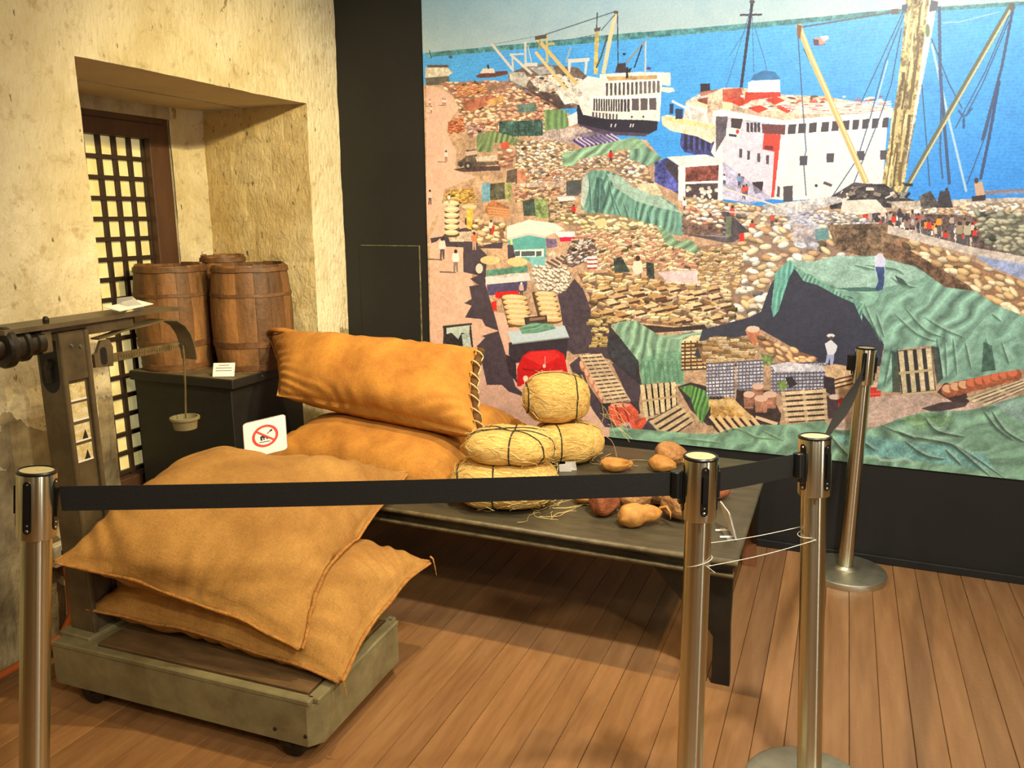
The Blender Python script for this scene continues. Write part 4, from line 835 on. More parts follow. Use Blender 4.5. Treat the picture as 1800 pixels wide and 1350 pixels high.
quad((NX, 3.19, 0), (0, .10, 0), (0, 0, NZ)); quad((NX, 3.29, 0), (.075, .10, 0), (0, 0, NZ)); mk('niche_back', V, F, 'plaster', wl, smooth=True)
g = G().box((NX-.2, 3.18, 0), (NX-.01, 3.3, NZ)); g.box((NX-.2, 2.05, NZ-.06), (NX-.01, 3.3, NZ+.05)); g.box((NX-.2, 2.05, 0), (NX-.01, 2.16, NZ)); g.box((NX-.2, 2.05, 0), (NX-.01, 3.3, .14)); g.mesh('niche_core', 'grey_lintel', wl)
# far reveal: roughly dressed blocks under limewash, each its own piece
rr = random.Random(3); z = 0.0; ci = 0
hs_ = [.22, .2, .23, .19, .22, .21, .2, .19, .2, .172]
for h in hs_:
    x = NX+.045; cuts = [x]
    while x < XW-.16: x += rr.uniform(.19, .34); cuts.append(min(x, XW))
    if cuts[-1] < XW: cuts.append(XW)
    if cuts[-1]-cuts[-2] < .1: cuts.pop(-2)
    for a, b in zip(cuts[:-1], cuts[1:]):
        nu = max(3, round((b-a)/.03)); nv = max(3, round(h/.03)); dep_ = rr.uniform(-.003, .004); vs_ = []; last = abs(b-XW) < 1e-6
        for j in range(nv+1):
            for i in range(nu+1):
                u, v = i/nu, j/nv; p = Vector((a+(b-a)*u, NY1, z+h*v)); q = wobble(p, .005)
                e_ = min(u*(b-a), (1-u)*(b-a) if not last else 1, v*h, (1-v)*h); k_ = min(1, e_/.018)
                q.y += (.004*(1-k_) - dep_*k_*.6) + (.010*noise.noise(p*11)+.005*noise.noise(p*31))*k_
                if last and i == nu: q = wobble(p, .006)
                vs_.append(p+q)
        fs = [[j*(nu+1)+i, j*(nu+1)+i+1, (j+1)*(nu+1)+i+1, (j+1)*(nu+1)+i] for j in range(nv) for i in range(nu)]
        mk('stone_block', vs_, fs, 'reveal', wl, smooth=True)
    z += h
# --- black partition that carries the print
wb = mk('wall_back', *(lambda g: (g.V, g.F))(G().box((XW-.25, YB, 0), (3.1, YB+.1, ZC))), 'black_wall', loc=(0, YB, 0)); tag(wb, kind='structure')
g = G()
g.box((-2.375, YB-.0035, .3), (-2.0135, YB+.002, 1.347), .001); g.mesh('access_panel', 'black_wall', wb)
g = G(); g.box((-2.362, YB-.0042, 1.3475), (-2.011, YB+.001, 1.3505)); g.box((-2.0145, YB-.0042, .3), (-2.0095, YB+.001, 1.3505)); g.mesh('worn_panel_edge', 'scuff', wb)
g = G().box((-1.9, YB-.012, 0), (3.05, YB, .035), .003); bb = g.mesh('baseboard_back', 'black_wall'); tag(bb, kind='structure')
wr = G().box((3.0, -2.6, 0), (3.1, 3.7, ZC)).mesh('wall_right', 'room'); tag(wr, kind='structure')
wf = G().box((-2.6, -2.7, 0), (3.1, -2.6, ZC)).mesh('wall_front', 'room'); tag(wf, kind='structure')
ce = G().box((-3.4, -2.7, ZC), (3.1, 3.75, ZC+.1)).mesh('ceiling', 'ceil'); tag(ce, kind='structure')

# --- barred capiz window
wx = NX-.035
wn = empty('window_1', (wx, 2.65, .2), kind='structure')
Y0, Y1, Z0, Z1 = 2.16, 3.185, .14, 1.975
for nm, a, b in (('frame_post', (wx-.05, Y1-.125, Z0), (wx+.03, Y1, Z1)), ('frame_post', (wx-.05, Y0, Z0), (wx+.03, Y0+.12, Z1)),
                 ('frame_head', (wx-.049, Y0, Z1-.105), (wx+.028, Y1-.001, Z1+.001)), ('frame_sill', (wx-.049, Y0, Z0), (wx+.028, Y1, Z0+.1))):
    G().box(a, b, .004).mesh(nm, 'frame_wood', wn)
G().box((wx+.0285, Y0+.1, Z1-.034), (wx+.0305, Y1-.035, Z1-.030)).mesh('frame_groove', 'dark', wn)
ys = [3.062-.0868*k for k in range(10)]; zs = [1.868-.0945*k for k in range(18)]
sx = wx-.02
for i, y in enumerate(ys):
    G().box((sx-.012, y-.0115, Z0+.09), (sx+.010, y+.0115, Z1-.09), .002).mesh('muntin_vertical', 'muntin', wn)
for j, zz in enumerate(zs[1:]):
    G().box((sx-.010, Y0+.1, zz-.0105), (sx+.012, Y1-.12, zz+.0105), .002).mesh('muntin_horizontal', 'muntin', wn)
pme = None
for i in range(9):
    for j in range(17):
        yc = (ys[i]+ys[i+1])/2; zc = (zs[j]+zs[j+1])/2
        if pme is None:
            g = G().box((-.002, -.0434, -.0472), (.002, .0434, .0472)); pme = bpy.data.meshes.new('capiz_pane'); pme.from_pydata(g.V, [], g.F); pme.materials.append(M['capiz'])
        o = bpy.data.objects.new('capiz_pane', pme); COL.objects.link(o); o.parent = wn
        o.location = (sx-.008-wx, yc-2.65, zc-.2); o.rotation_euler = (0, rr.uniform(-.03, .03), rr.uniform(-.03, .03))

# --- the harbour print
def build_print():
    A = paint_mural(); h, w_ = A.shape[:2]
    img = bpy.data.images.new('harbour_print_ink', w_, h, alpha=False)
    px = np.ones((h, w_, 4), np.float32); px[..., :3] = A[::-1]; img.pixels.foreach_set(px.ravel()); img.pack()
    m, nt, b = new_mat('harbour_print'); L = nt.links
    im = N(nt, 'ShaderNodeTexImage'); im.image = img; im.extension = 'EXTEND'
    uv = N(nt, 'ShaderNodeUVMap'); L.new(uv.outputs[0], im.inputs[0]); L.new(im.outputs[0], b.inputs['Base Color'])
    b.inputs['Roughness'].default_value = .48
    n2 = N(nt, 'ShaderNodeTexNoise', Scale=260., Detail=2.); tc = N(nt, 'ShaderNodeTexCoord'); L.new(tc.outputs['Object'], n2.inputs['Vector'])
    bp = N(nt, 'ShaderNodeBump', Strength=.12, Distance=.002); L.new(n2.outputs[0], bp.inputs['Height']); L.new(bp.outputs[0], b.inputs['Normal'])
    y = 3.6215; V = [(MX0, y, MZ0), (MX1, y, MZ0), (MX1, y, MZ1), (MX0, y, MZ1), (MX0, YB-.0008, MZ0), (MX1, YB-.0008, MZ0), (MX1, YB-.0008, MZ1), (MX0, YB-.0008, MZ1)]
    F = [(0, 1, 2, 3), (4, 7, 6, 5), (0, 4, 5, 1), (1, 5, 6, 2), (2, 6, 7, 3), (3, 7, 4, 0)]
    o = mk('harbour_mural', V, F, m, loc=(0, YB, 1.5), uv=[(0, 0), (1, 0), (1, 1), (0, 1)]*2)
    tag(o, 'large colour photo print of a crowded harbour quay with cargo and ships, on black wall', 'mural')
build_print()

# --- conduit and outlet at the foot of the wall
g = G().tube([(-2.435, -.5, .035), (-2.44, .8, .045), (-2.437, 1.5, .04), (-2.43, 1.62, .045), (-2.42, 1.74, .07), (-2.425, 1.79, .13), (-2.43, 1.80, .24), (-2.435, 1.80, .315)], .014, 10)
tag(g.mesh('conduit_pipe', 'conduit', loc=(-2.44, 1.5, 0), smooth=True), 'thin orange conduit running along the foot of the stone wall', 'pipe')
ob = empty('outlet_box', (-2.44, 1.79, .31), 'small white outlet box low on the stone wall behind the scale column', 'outlet')
G().box((-2.46, 1.755, .315), (-2.425, 1.835, .395), .004).mesh('outlet_case', 'outlet', ob)
G().box((-2.4255, 1.78, .34), (-2.4235, 1.81, .372), .0008).mesh('outlet_socket', 'dark', ob)

# ================================================================ barrels on the black plinth
PX0, PX1, PY0, PY1, PZ = -3.13, -2.502, 2.757, 3.30, .78
pl = empty('plinth', ((PX0+PX1)/2, (PY0+PY1)/2, 0), 'black painted plinth box standing in the window niche under the barrels', 'plinth')
G().box((PX0+.012, PY0+.02, 0), (PX1-.03, PY1-.01, PZ-.045), .004).mesh('plinth_body', 'black_box', pl)
G().box((PX0, PY0, PZ-.045), (PX1, PY1, PZ-.0015), .004).mesh('plinth_lid', 'black_box', pl)
G().box((PX0+.006, PY0+.006, PZ-.003), (PX1-.006, PY1-.006, PZ)).mesh('plinth_dusty_top', 'dusty_top', pl)
for y in (PY0+.06, PY0+.2): G().lathe([(.004, 0), (.004, .002), (.001, .003)], (PX1, y, PZ-.02), (1, 0, 0), 10).mesh('screw', 'screw', pl)
def barrel(loc, r, h, label, seed, lidz=.02):
    b_ = empty('barrel', loc, label, 'barrel', 'old wooden barrels on the plinth'); rr = random.Random(seed); ns = 14; L0 = Vector(loc)
    prof = lambda t: r*(.87+.13*math.sin(math.pi*(.04+.92*t))**.9)
    a0 = rr.uniform(0, 1); ws = [rr.uniform(.8, 1.25) for _ in range(ns)]; tot = sum(ws); q = a0
    for k in range(ns):
        dq = 2*math.pi*ws[k]/tot; V = []; F = []; nh = 12; na = 4; th = .014; top = h+rr.uniform(-.006, .003)
        for layer in (0, 1):
            for j in range(nh+1):
                t = j/nh
                for i in range(na+1):
                    an = q+.004+(dq-.008)*i/na; R_ = prof(t)-(th if layer else 0)-(.0012 if (i in (0, na) and not layer) else 0)
                    V.append((loc[0]+R_*math.cos(an), loc[1]+R_*math.sin(an), loc[2]+top*t))
        n1 = (nh+1)*(na+1); ix = lambda l, j, i: l*n1+j*(na+1)+i
        for l in (0, 1):
            for j in range(nh):
                for i in range(na): F.append([ix(l, j, i), ix(l, j, i+1), ix(l, j+1, i+1), ix(l, j+1, i)])
        for j in range(nh):
            for i in (0, na): F.append([ix(0, j, i), ix(0, j+1, i), ix(1, j+1, i), ix(1, j, i)])
        for j in (0, nh):
            for i in range(na): F.append([ix(0, j, i), ix(0, j, i+1), ix(1, j, i+1), ix(1, j, i)])
        autosmooth(mk('stave', V, F, 'barrel', b_), 40); q += dq
    for t, wd, th in ((.955, .022, .006), (.72, .016, .0035), (.26, .03, .004), (.04, .028, .003)):
        pr = []
        for s_ in (-1, -.9, .9, 1): pr.append((prof(t+s_*wd/2/h)+(th if abs(s_) < 1 else .0005), h*t+s_*wd/2))
        g = G().lathe(pr, loc, n=48, cap=False); g.V = [(x, y, z+.0015*math.sin(7*math.atan2(y-loc[1], x-loc[0])+seed)) for x, y, z in g.V]; autosmooth(g.mesh('hoop', 'hoop', b_))
    G().lathe([(prof(1)-.015, h-lidz-.012), (prof(1)-.015, h-lidz)], loc, n=36).mesh('barrel_head', 'barrel', b_)
    G().lathe([(prof(0)-.015, .02), (prof(0)-.015, .035)], loc, n=36).mesh('barrel_bottom', 'barrel', b_)
    return b_
barrel((-2.985, 2.93, PZ), .178, .498, 'left wooden barrel on the plinth, in front of the barred window', 1)
barrel((-2.63, 3.07, PZ), .19, .50, 'right wooden barrel on the plinth, nearest the black partition', 2)
barrel((-2.93, 3.228, PZ), .118, .53, 'small wooden barrel mostly hidden behind the two front barrels', 3)

def card(name, c, U, W, T, label, lines=3, cat='sign', group=None):
    """thin card: centre of its lower edge c, half-width vector U, height vector W, thickness vector T"""
    c, U, W, T = Vector(c), Vector(U), Vector(W), Vector(T); e = empty(name, tuple(c), label, cat, group)
    G().prism([c-U, c+U, c+U+W, c-U+W], T).mesh('card_face', 'white_card', e)
    nrm = -T.normalized()*.0006
    for k in range(lines):
        a = .8-k*.2; s_ = .75 if k else .5
        G().prism([c-U*s_+W*a+nrm, c+U*s_+W*a+nrm, c+U*s_+W*(a+.05)+nrm, c-U*s_+W*(a+.05)+nrm], nrm*.5).mesh('text_line', 'ink', e)
    return e
card('caption_card', (-2.592, 2.80, PZ+.002), (.043, .022, 0), (-.012, .026, .058), (-.004, .006, -.002), 'small cream caption card leaning on the plinth in front of the right barrel')
# ================================================================ the long low table
TZ, TX0, TX1, TY0, TY1 = .455, -2.36, -.246, 2.388, 3.46
tb = empty('long_table', ((TX0+TX1)/2, (TY0+TY1)/2, 0), 'long low black wooden table with a carved front rail holding sacks, fibre bundles and husks', 'table')
G().box((TX0, TY0-.008, TZ-.016), (TX1+.012, TY1, TZ), .004).mesh('table_top', 'table_top', tb)
G().box((TX0, TY0+.010, TZ-.055), (TX1-.004, TY0+.028, TZ-.014)).mesh('front_rail', 'table', tb)
g = G(); g.tube([(TX0, TY0-.007, TZ-.010), (TX1+.012, TY0-.007, TZ-.010)], .0085, 10); g.mesh('top_moulding', 'table_edge', tb, smooth=True)
g = G(); g.tube([(TX0, TY0+.004, TZ-.024), (TX1+.004, TY0+.004, TZ-.024)], .005, 8); g.mesh('bead_moulding', 'table', tb, smooth=True)
g = G(); g.box((TX0, TY0-.002, TZ-.066), (TX1, TY0+.03, TZ-.053), .003); g.tube([(TX0, TY0-.001, TZ-.057), (TX1, TY0-.001, TZ-.057)], .0045, 8); g.mesh('lower_moulding', 'table_edge', tb)
# carved slanting flutes on the rail
x = TX0+.1; k = 0
while x < TX1-.34:
    if k % 3 != 2:
        for j in range(3):
            dx = .012*j; G().prism([(x+dx, TY0+.010, TZ-.026), (x+dx+.005, TY0+.010, TZ-.026), (x+.19+dx+.005, TY0+.010, TZ-.051), (x+.19+dx, TY0+.010, TZ-.051)], (0, -.003, 0)).mesh('carved_flute', 'table_edge' if j == 1 else 'leg', tb)
    x += .27; k += 1
G().box((TX1-.03, TY0+.03, TZ-.06), (TX1-.008, TY1-.02, TZ-.012)).mesh('side_rail', 'table', tb)
G().box((TX0+.01, TY1-.04, TZ-.06), (TX1-.02, TY1-.02, TZ-.012)).mesh('back_rail', 'table', tb)
def leg(x, y, sx, mat='leg'):
    """board leg with a stepped, tapering outline; sx=+1 right end, -1 left end"""
    o = [(0, TZ-.05), (-.082, TZ-.05), (-.078, .20), (-.052, .165), (-.050, 0), (.008, 0), (0, .2)]
    return G().prism([(x+sx*px, y, pz) for px, pz in o], (0, .03, 0)).mesh('leg', mat, tb)
leg(TX1-.004, TY0+.032, 1); leg(TX1-.02, TY1-.075, 1, 'bare'); leg(TX0+.02, TY0+.032, -1); leg(TX0+.02, TY1-.075, -1)
G().prism([(TX1-.085, TY0+.036, .19), (TX1-.085, TY0+.036, .31), (TX1-.2, TY0+.036, TZ-.05), (TX1-.29, TY0+.036, TZ-.05)], (0, .02, 0)).mesh('knee_brace', 'leg', tb)
G().prism([(TX1-.012, TY1-.07, .1), (TX1-.012, TY1-.07, .3), (TX1-.012, TY1-.2, TZ-.05), (TX1-.012, TY1-.3, TZ-.05)], (-.02, 0, 0)).mesh('knee_brace', 'leg', tb)

# ================================================================ jute sacks
def bvh(objs):
    V = []; F = []
    for o in objs:
        n = len(V); V += [Vector(v.co)+Vector(o['_o']) for v in o.data.vertices]; F += [[i+n for i in p.vertices] for p in o.data.polygons]
    return BVHTree.FromPolygons(V, F)
def sack(name, c, tt, tb_, seed, label, mat='jute', zmin=None, rest=(), bow=.10, p=2.6, lump=.02, seams=('b', 'r', 't', 'l'), group=None, fold=.006, loc=None, sag=0.):
    """c: corners c00,c10,c11,c01; swelling tt along the normal, tb_ against it"""
    c = [Vector(q) for q in c]; NU, NV = 84, 64; U = ((c[1]-c[0])+(c[2]-c[3]))/2; W = ((c[3]-c[0])+(c[2]-c[1]))/2; n = U.cross(W).normalized()
    if n.z < 0 and abs(n.z) > .25: n = -n
    if abs(n.z) <= .6 and n.y > 0: n = -n
    off = seed*7.31
    def base(u, v):
        s, t = 2*u-1, 2*v-1
        q = (c[0]*(1-u)+c[1]*u)*(1-v)+(c[3]*(1-u)+c[2]*u)*v
        q = q-U*(.5*bow*s*abs(s)**3*(1-t*t))-W*(.5*bow*t*abs(t)**3*(1-s*s)); return q, s, t
    T = bvh(rest) if rest else None
    def pt(u, v, side):
        q, s, t = base(u, v); h = max(0, (1-abs(s)**p)*(1-abs(t)**p))**.52
        P = q*1
        ln = noise.noise(q*3.2+Vector((off, 0, 0)))*lump*1.6+noise.noise(q*7+Vector((0, off, 0)))*lump*.7
        ed = (1-h)
        wr = noise.noise(Vector((s*5+off, t*5, 1)))*.6; an = math.sin(34*(s*t)+6*noise.noise(q*5+Vector((off,)*3)))
        wrk = fold*an*max(0, min(1, (ed-.12)*2.6))*min(1, h*4)
        a = (tt if side > 0 else tb_)
        P += n*side*(a*h+(ln+wrk)*min(1, h*1.5)) - Vector((0, 0, sag*(abs(s)**3+abs(t)**3)*.5))
        e2 = .004*math.sin(7*(s+t)+off)*(1-min(1, h*2)); P += Vector((0, 0, e2))
        if T:
            hit = T.ray_cast(Vector((P.x, P.y, 3)), Vector((0, 0, -1)))
            if hit[0] is not None and P.z < hit[0].z+(.012 if side > 0 else .004): P.z = hit[0].z+(.012 if side > 0 else .004)
        if zmin is not None and P.z < zmin+(.008 if side > 0 else 0): P.z = zmin+(.008 if side > 0 else 0)
        return P
    V = []; F = []; uv = []
    for side in (1, -1):
        for j in range(NV+1):
            for i in range(NU+1): V.append(pt(i/NU, j/NV, side)); uv.append((i/NU*U.length, j/NV*W.length))
    n1 = (NU+1)*(NV+1); ix = lambda l, j, i: l*n1+j*(NU+1)+i
    for l in (0, 1):
        for j in range(NV):
            for i in range(NU): q = [ix(l, j, i), ix(l, j, i+1), ix(l, j+1, i+1), ix(l, j+1, i)]; F.append(q if l == 0 else q[::-1])
    for j in range(NV): F += [[ix(0, j, 0), ix(0, j+1, 0), ix(1, j+1, 0), ix(1, j, 0)], [ix(0, j, NU), ix(0, j+1, NU), ix(1, j+1, NU), ix(1, j, NU)]]
    for i in range(NU): F += [[ix(0, 0, i), ix(0, 0, i+1), ix(1, 0, i+1), ix(1, 0, i)], [ix(0, NV, i), ix(0, NV, i+1), ix(1, NV, i+1), ix(1, NV, i)]]
    ctr = sum(c, Vector())/4; lo = min(v[2] for v in V)
    o = mk('jute_sack', V, F, mat, loc=(ctr.x, ctr.y, lo), smooth=True, uv=uv)
    tag(o, label, 'sack', group)
    o['_o'] = (ctr.x, ctr.y, lo)
    def along(k):
        if k == 'b': return [V[ix(0, 0, i)] for i in range(NU+1)], -W
        if k == 't': return [V[ix(0, NV, i)] for i in range(NU+1)], W
        if k == 'l': return [V[ix(0, j, 0)] for j in range(NV+1)], -U
        return [V[ix(0, j, NU)] for j in range(NV+1)], U
    for k in seams:
        L_, d = along(k); d = d.normalized(); pts = []; r_ = []
        for i, q in enumerate(L_):
            q = Vector(q)+d*.006+Vector((0, 0, .0015*math.sin(i*.35+seed)))
            pts.append(q); r_.append(.0065+.001*math.sin(i*.4+seed*2))
        G().tube(pts, r_, 7, flat=.7).mesh('seam', 'seam', o, smooth=True)
    o['_edge'] = [list(map(float, q)) for q in along('r')[0]]
    return o

# --- sacks stacked on the scale platform
PZ0 = .205
# --- sacks on the table
s_b = sack('s', [(-2.27, 2.53, .49), (-1.30, 2.50, .49), (-1.22, 3.02, .49), (-2.25, 3.02, .49)], .165, .07, 9,
           'plump jute sack lying flat on the table underneath the big stitched one', zmin=TZ+.003, bow=.10, lump=.016, seams=('b', 'r'), mat='jute_orange')
# --- the two on the scale
s_lo = sack('s', [(-2.13, 1.63, .305), (-1.225, 1.685, .235), (-1.245, 2.25, .355), (-2.12, 2.26, .33)], .145, .12, 3,
            'lower jute sack on the scale, its front corners drooping over the platform edge', zmin=PZ0+.003, bow=.07, sag=.02, lump=.018, fold=.009)
s_up = sack('s', [(-2.09, 1.515, .505), (-1.35, 1.675, .30), (-1.475, 2.515, .545), (-2.26, 2.22, .60)], .17, .12, 5,
            'upper jute sack on the scale with a no-touching sign standing on top', rest=(s_lo, s_b), bow=.08, lump=.022, fold=.009)
s_c = sack('s', [(-1.95, 3.12, .50), (-1.36, 3.10, .48), (-1.31, 3.40, .52), (-1.9, 3.42, .52)], .155, .05, 12,
           'orange jute sack mostly hidden at the back of the table by the mural', zmin=TZ+.003, bow=.12, seams=('r',), mat='jute_orange')
s_a = sack('s', [(-2.22, 2.72, .735), (-1.235, 2.68, .66), (-1.375, 2.97, .955), (-2.50, 3.02, .945)], .135, .15, 14,
           'large orange jute sack on top of the table stack with a rope-stitched end', rest=(s_b, s_c), bow=.07, lump=.014, seams=('t', 'l'), mat='jute_orange', p=3.0)
for p_, k_ in (((-1.222, 1.68, .232), 0), ((-1.24, 2.255, .352), 1)):
    P_ = Vector(p_); G().tube([P_, P_+Vector((.012, -.004, -.004)), P_+Vector((.018, -.004, -.03)), P_+Vector((.026, -.008, -.05-.01*k_))], [.004, .003, .002, .001], 6).mesh('loose_thread', 'seam', s_lo)
# rolled, stitched mouth of the big sack
E_ = [Vector(q) for q in s_a['_edge']]
pts = [q+Vector((.012, -.012, .002*math.sin(i*.9))) for i, q in enumerate(E_)]
G().tube(pts, [.015+.004*math.sin(i*.5) for i in range(len(pts))], 9).mesh('rolled_mouth', 'dark_cord', s_a, smooth=True)
hel = []
for i in range(len(pts)*4-3):
    k_, f_ = divmod(i, 4); q = pts[k_] if f_ == 0 else pts[k_].lerp(pts[min(k_+1, len(pts)-1)], f_/4)
    a_ = i*.19; hel.append(q+Vector((.021*math.cos(a_), -.021*abs(math.sin(a_))-.004*math.sin(a_), .021*math.sin(a_))))
G().tube(hel, .0032, 6).mesh('stitching_cord', 'cord', s_a, smooth=True)
for o in (s_a, s_b, s_c, s_lo, s_up):
    if '_edge' in o: del o['_edge']
# seam folded flap at the left top of the big sack
g = G().tube([(-2.47, 2.985, .955), (-2.43, 2.965, .985), (-2.36, 2.96, .985), (-2.28, 2.965, .975), (-2.15, 2.975, .968)], [.012, .022, .024, .016, .006], 9, flat=.55); g.mesh('folded_flap', 'jute_orange', s_a, smooth=True)

# ================================================================ fibre bundles
def bundle(loc, rx, ry, rz, rot, seed, label, ties, pinch=.05):
    """flattened hank of pale fibre tied with dark twine; ties: list of (plane angle, offset, mat)"""
    L0 = Vector(loc); R3 = Matrix.Rotation(rot, 3, 'Z'); nu, nv = 72, 40; V = []; F = []
    def surf(u, v, k=1.):
        cu, su, cv, sv = math.cos(u), math.sin(u), math.cos(v), math.sin(v)
        sg = lambda a, e: math.copysign(abs(a)**e, a)
        d = Vector((sg(cv, .72)*sg(cu, .85), sg(cv, .72)*sg(su, .85), sg(sv, .8)))
        r = 1.
        for a, off, _ in ties:
            ds = d.x*math.cos(a)+d.y*math.sin(a)-off; r -= pinch*math.exp(-(ds/.16)**2)
        q = d*4+Vector((seed*3.,)*3); r += .035*noise.noise(q*.6)+.014*noise.noise(Vector((q.x*1.2, q.y*4, q.z*6)))
        p = Vector((d.x*rx, d.y*ry, d.z*rz))*r*k
        return L0+R3 @ p+Vector((0, 0, rz))
    for j in range(nv+1):
        for i in range(nu): V.append(surf(2*math.pi*i/nu, -math.pi/2+math.pi*j/nv))
    F = [[j*nu+i, j*nu+(i+1) % nu, (j+1)*nu+(i+1) % nu, (j+1)*nu+i] for j in range(nv) for i in range(nu)]
    o = mk('fibre_bundle', V, F, 'fibre', loc=loc, smooth=True); tag(o, label, 'fibre bundle', 'tied bundles of pale fibre on the table')
    for a, off, mt in ties:
        pts = []
        for k in range(48):
            q = 2*math.pi*k/48; t = Vector((-math.sin(a), math.cos(a), 0)); nn = Vector((math.cos(a), math.sin(a), 0))
            # walk round the hank inside the tie plane
            dx = nn*off+t*math.cos(q)*math.sqrt(max(.05, 1-off*off))+Vector((0, 0, 1))*math.sin(q)*math.sqrt(max(.05, 1-off*off))
            u = math.atan2(dx.y, dx.x); hyp = math.hypot(dx.x, dx.y); v = math.atan2(dx.z, hyp)
            pts.append(surf(u, v, 1.005))
        G().tube(pts, .0032 if mt == 'twine' else .004, 6, closed=True).mesh('twine', mt, o, smooth=True)
    rr = random.Random(seed); g = G()
    for k in range(170):
        u = rr.uniform(0, 6.28); v = rr.uniform(-.9, 1.2); du = rr.uniform(.15, .6)*rr.choice((-1, 1)); out = rr.uniform(.01, .05)
        pts = [surf(u+du*t, v+.15*math.sin(3*t+k), 1.01+out*max(0, t-.4)**1.2*5*(k % 3 == 0)) for t in (0, .25, .5, .75, 1)]
        g.tube(pts, .001, 3)
    tag(g.mesh('loose_fibre', 'strand', o), kind='stuff')
    return o
TW = 'twine'
bundle((-1.055, 3.175, TZ), .158, .14, .086, .5, 21, 'bottom bundle of the rear pair of straw fibre bundles, next to the mural', [(.0, -.25, TW), (.1, .55, 'cord'), (1.5, 0, TW)])
bundle((-1.12, 3.20, TZ+.162), .15, .135, .108, .4, 22, 'round straw fibre bundle on top of the rear pair, highest of the bundles', [(.1, .45, TW), (.1, -.85, TW), (1.6, .1, TW)])
bundle((-1.10, 2.575, TZ), .20, .15, .088, .3, 23, 'wide straw fibre bundle at the front table edge, half hidden by the belt', [(.0, -.1, TW), (0.1, -.85, TW)])
bundle((-1.085, 2.60, TZ+.158), .17, .138, .062, .25, 24, 'flattened straw fibre bundle on top of the front one with crossed twine', [(.0, .05, TW), (.9, 0, TW), (1.45, .0, TW), (1.85, .12, TW)])
# fallen strands on the table and hanging from it
g = G(); rr = random.Random(8)
for (x, y, n_) in ((-.93, 2.52, 7), (-.87, 2.62, 5), (-.9, 3.2, 9), (-1.25, 2.55, 8), (-1.2, 2.9, 6)):
    for k in range(n_):
        a = rr.uniform(0, 6.28); p = Vector((x+rr.uniform(-.05, .05), y+rr.uniform(-.04, .04), TZ+.002)); pts = [p]
        for i in range(6):
            a += rr.uniform(-.7, .7); p = p+Vector((math.cos(a)*.025, math.sin(a)*.025, 0)); pts.append(Vector((p.x, max(p.y, TY0+.005), TZ+.002+max(0, .006*math.sin(i+k)))))
        g.tube(pts, .0008, 3)
for k in range(14):
    p = Vector((-.93+rr.uniform(-.03, .05), 3.22+rr.uniform(-.05, .05), TZ+rr.uniform(.12, .3))); a = rr.uniform(-1, 1); pts = [p]
    for i in range(6): a += rr.uniform(-.6, .6); p = p+Vector((math.cos(a)*.02, -.004, math.sin(a)*.02-.006)); pts.append(p)
    g.tube(pts, .0006, 3)
tag(g.mesh('fallen_fibre_strands', 'strand', loc=(-1, 2.8, TZ)), 'scattered pale fibre strands fallen around the bundles on the table', 'fibre', kind='stuff')
tg = empty('paper_tag', (-1.005, 3.02, TZ), 'tiny folded white paper tag beside the rear fibre bundles', 'tag')
G().prism([(-1.03, 3.0, TZ+.001), (-.985, 3.02, TZ+.001), (-.985, 3.01, TZ+.04), (-1.03, 2.99, TZ+.035)], (0, .002, 0)).mesh('paper_leaf', 'white_card', tg)
G().prism([(-1.012, 3.028, TZ+.001), (-.97, 3.046, TZ+.001), (-.972, 3.03, TZ+.043), (-1.012, 3.02, TZ+.04)], (0, .002, 0)).mesh('paper_leaf', 'white_card', tg)

# ================================================================ dried coconut husk pieces
def husk(loc, a, b, c, rot, tilt, seed, label, mat='husk', cut=.0, tail=False, bowl=False, waist=0.):
    """pointed, lumpy half-shell; long axis a; cut flattens one side"""
    L0 = Vector(loc); a, b, c = a*1.08, b*1.14, c*1.2; R3 = Matrix.Rotation(rot, 3, 'Z') @ Matrix.Rotation(tilt, 3, 'Y'); nu, nv = 30, 20; V = []
    for j in range(nv+1):
        for i in range(nu):
            u = 2*math.pi*i/nu; v = math.pi*j/nv
            d = Vector((math.cos(v), math.sin(v)*math.cos(u), math.sin(v)*math.sin(u))); q = d*1.6+Vector((seed,)*3)
            r = 1+.10*noise.noise(q)+.05*noise.noise(q*3)
            x = d.x*(1+.12*d.x); p = Vector((x*a, d.y*b*(1-.18*d.x-waist*math.exp(-((d.x-.25)/.18)**2)), d.z*c*(1-.18*d.x-waist*math.exp(-((d.x-.25)/.18)**2))))*r
            if cut and p.y < -b*(1-cut): p.y = -b*(1-cut)+.004*noise.noise(q*5)
            if bowl and p.z > c*.25: p.z = c*.25-max(0, 1-(p.x/a)**2-(p.y/b)**2)*c*.8+.003*noise.noise(q*4)
            V.append(R3 @ p)
    lo = min(v.z for v in V); V = [L0+v-Vector((0, 0, lo)) for v in V]
    F = [[j*nu+i, j*nu+(i+1) % nu, (j+1)*nu+(i+1) % nu, (j+1)*nu+i] for j in range(nv) for i in range(nu)]
    o = mk('coconut_husk', V, F, mat, loc=loc, smooth=True); tag(o, label, 'coconut husk', 'dried coconut husk pieces on the table')
    if tail:
        h = (V[0]+V[nu])/2; h = max(V, key=lambda v: (v-L0).dot(R3 @ Vector((1, 0, 0)))); g = G()
        g.tube([h+Vector((-.012, 0, .012)), h+Vector((.012, .004, .02)), h+Vector((.026, -.004, .004)), h+Vector((.03, -.012, -.018))], [.010, .009, .006, .002], 8, flat=.5); g.mesh('husk_stalk', mat, o, smooth=True)
    return o
husk((-.822, 3.10, TZ), .062, .045, .03, .1, 0, 31, 'open half shell lying hollow side up behind the other husks', 'husk_in', bowl=True)
husk((-.628, 3.275, TZ), .066, .05, .04, .2, .1, 32, 'brown domed husk at the back of the table, furthest from the front', 'husk')
husk((-.64, 3.165, TZ), .055, .04, .028, -.2, 0, 33, 'low orange husk just in front of the rear domed one', 'husk_in')
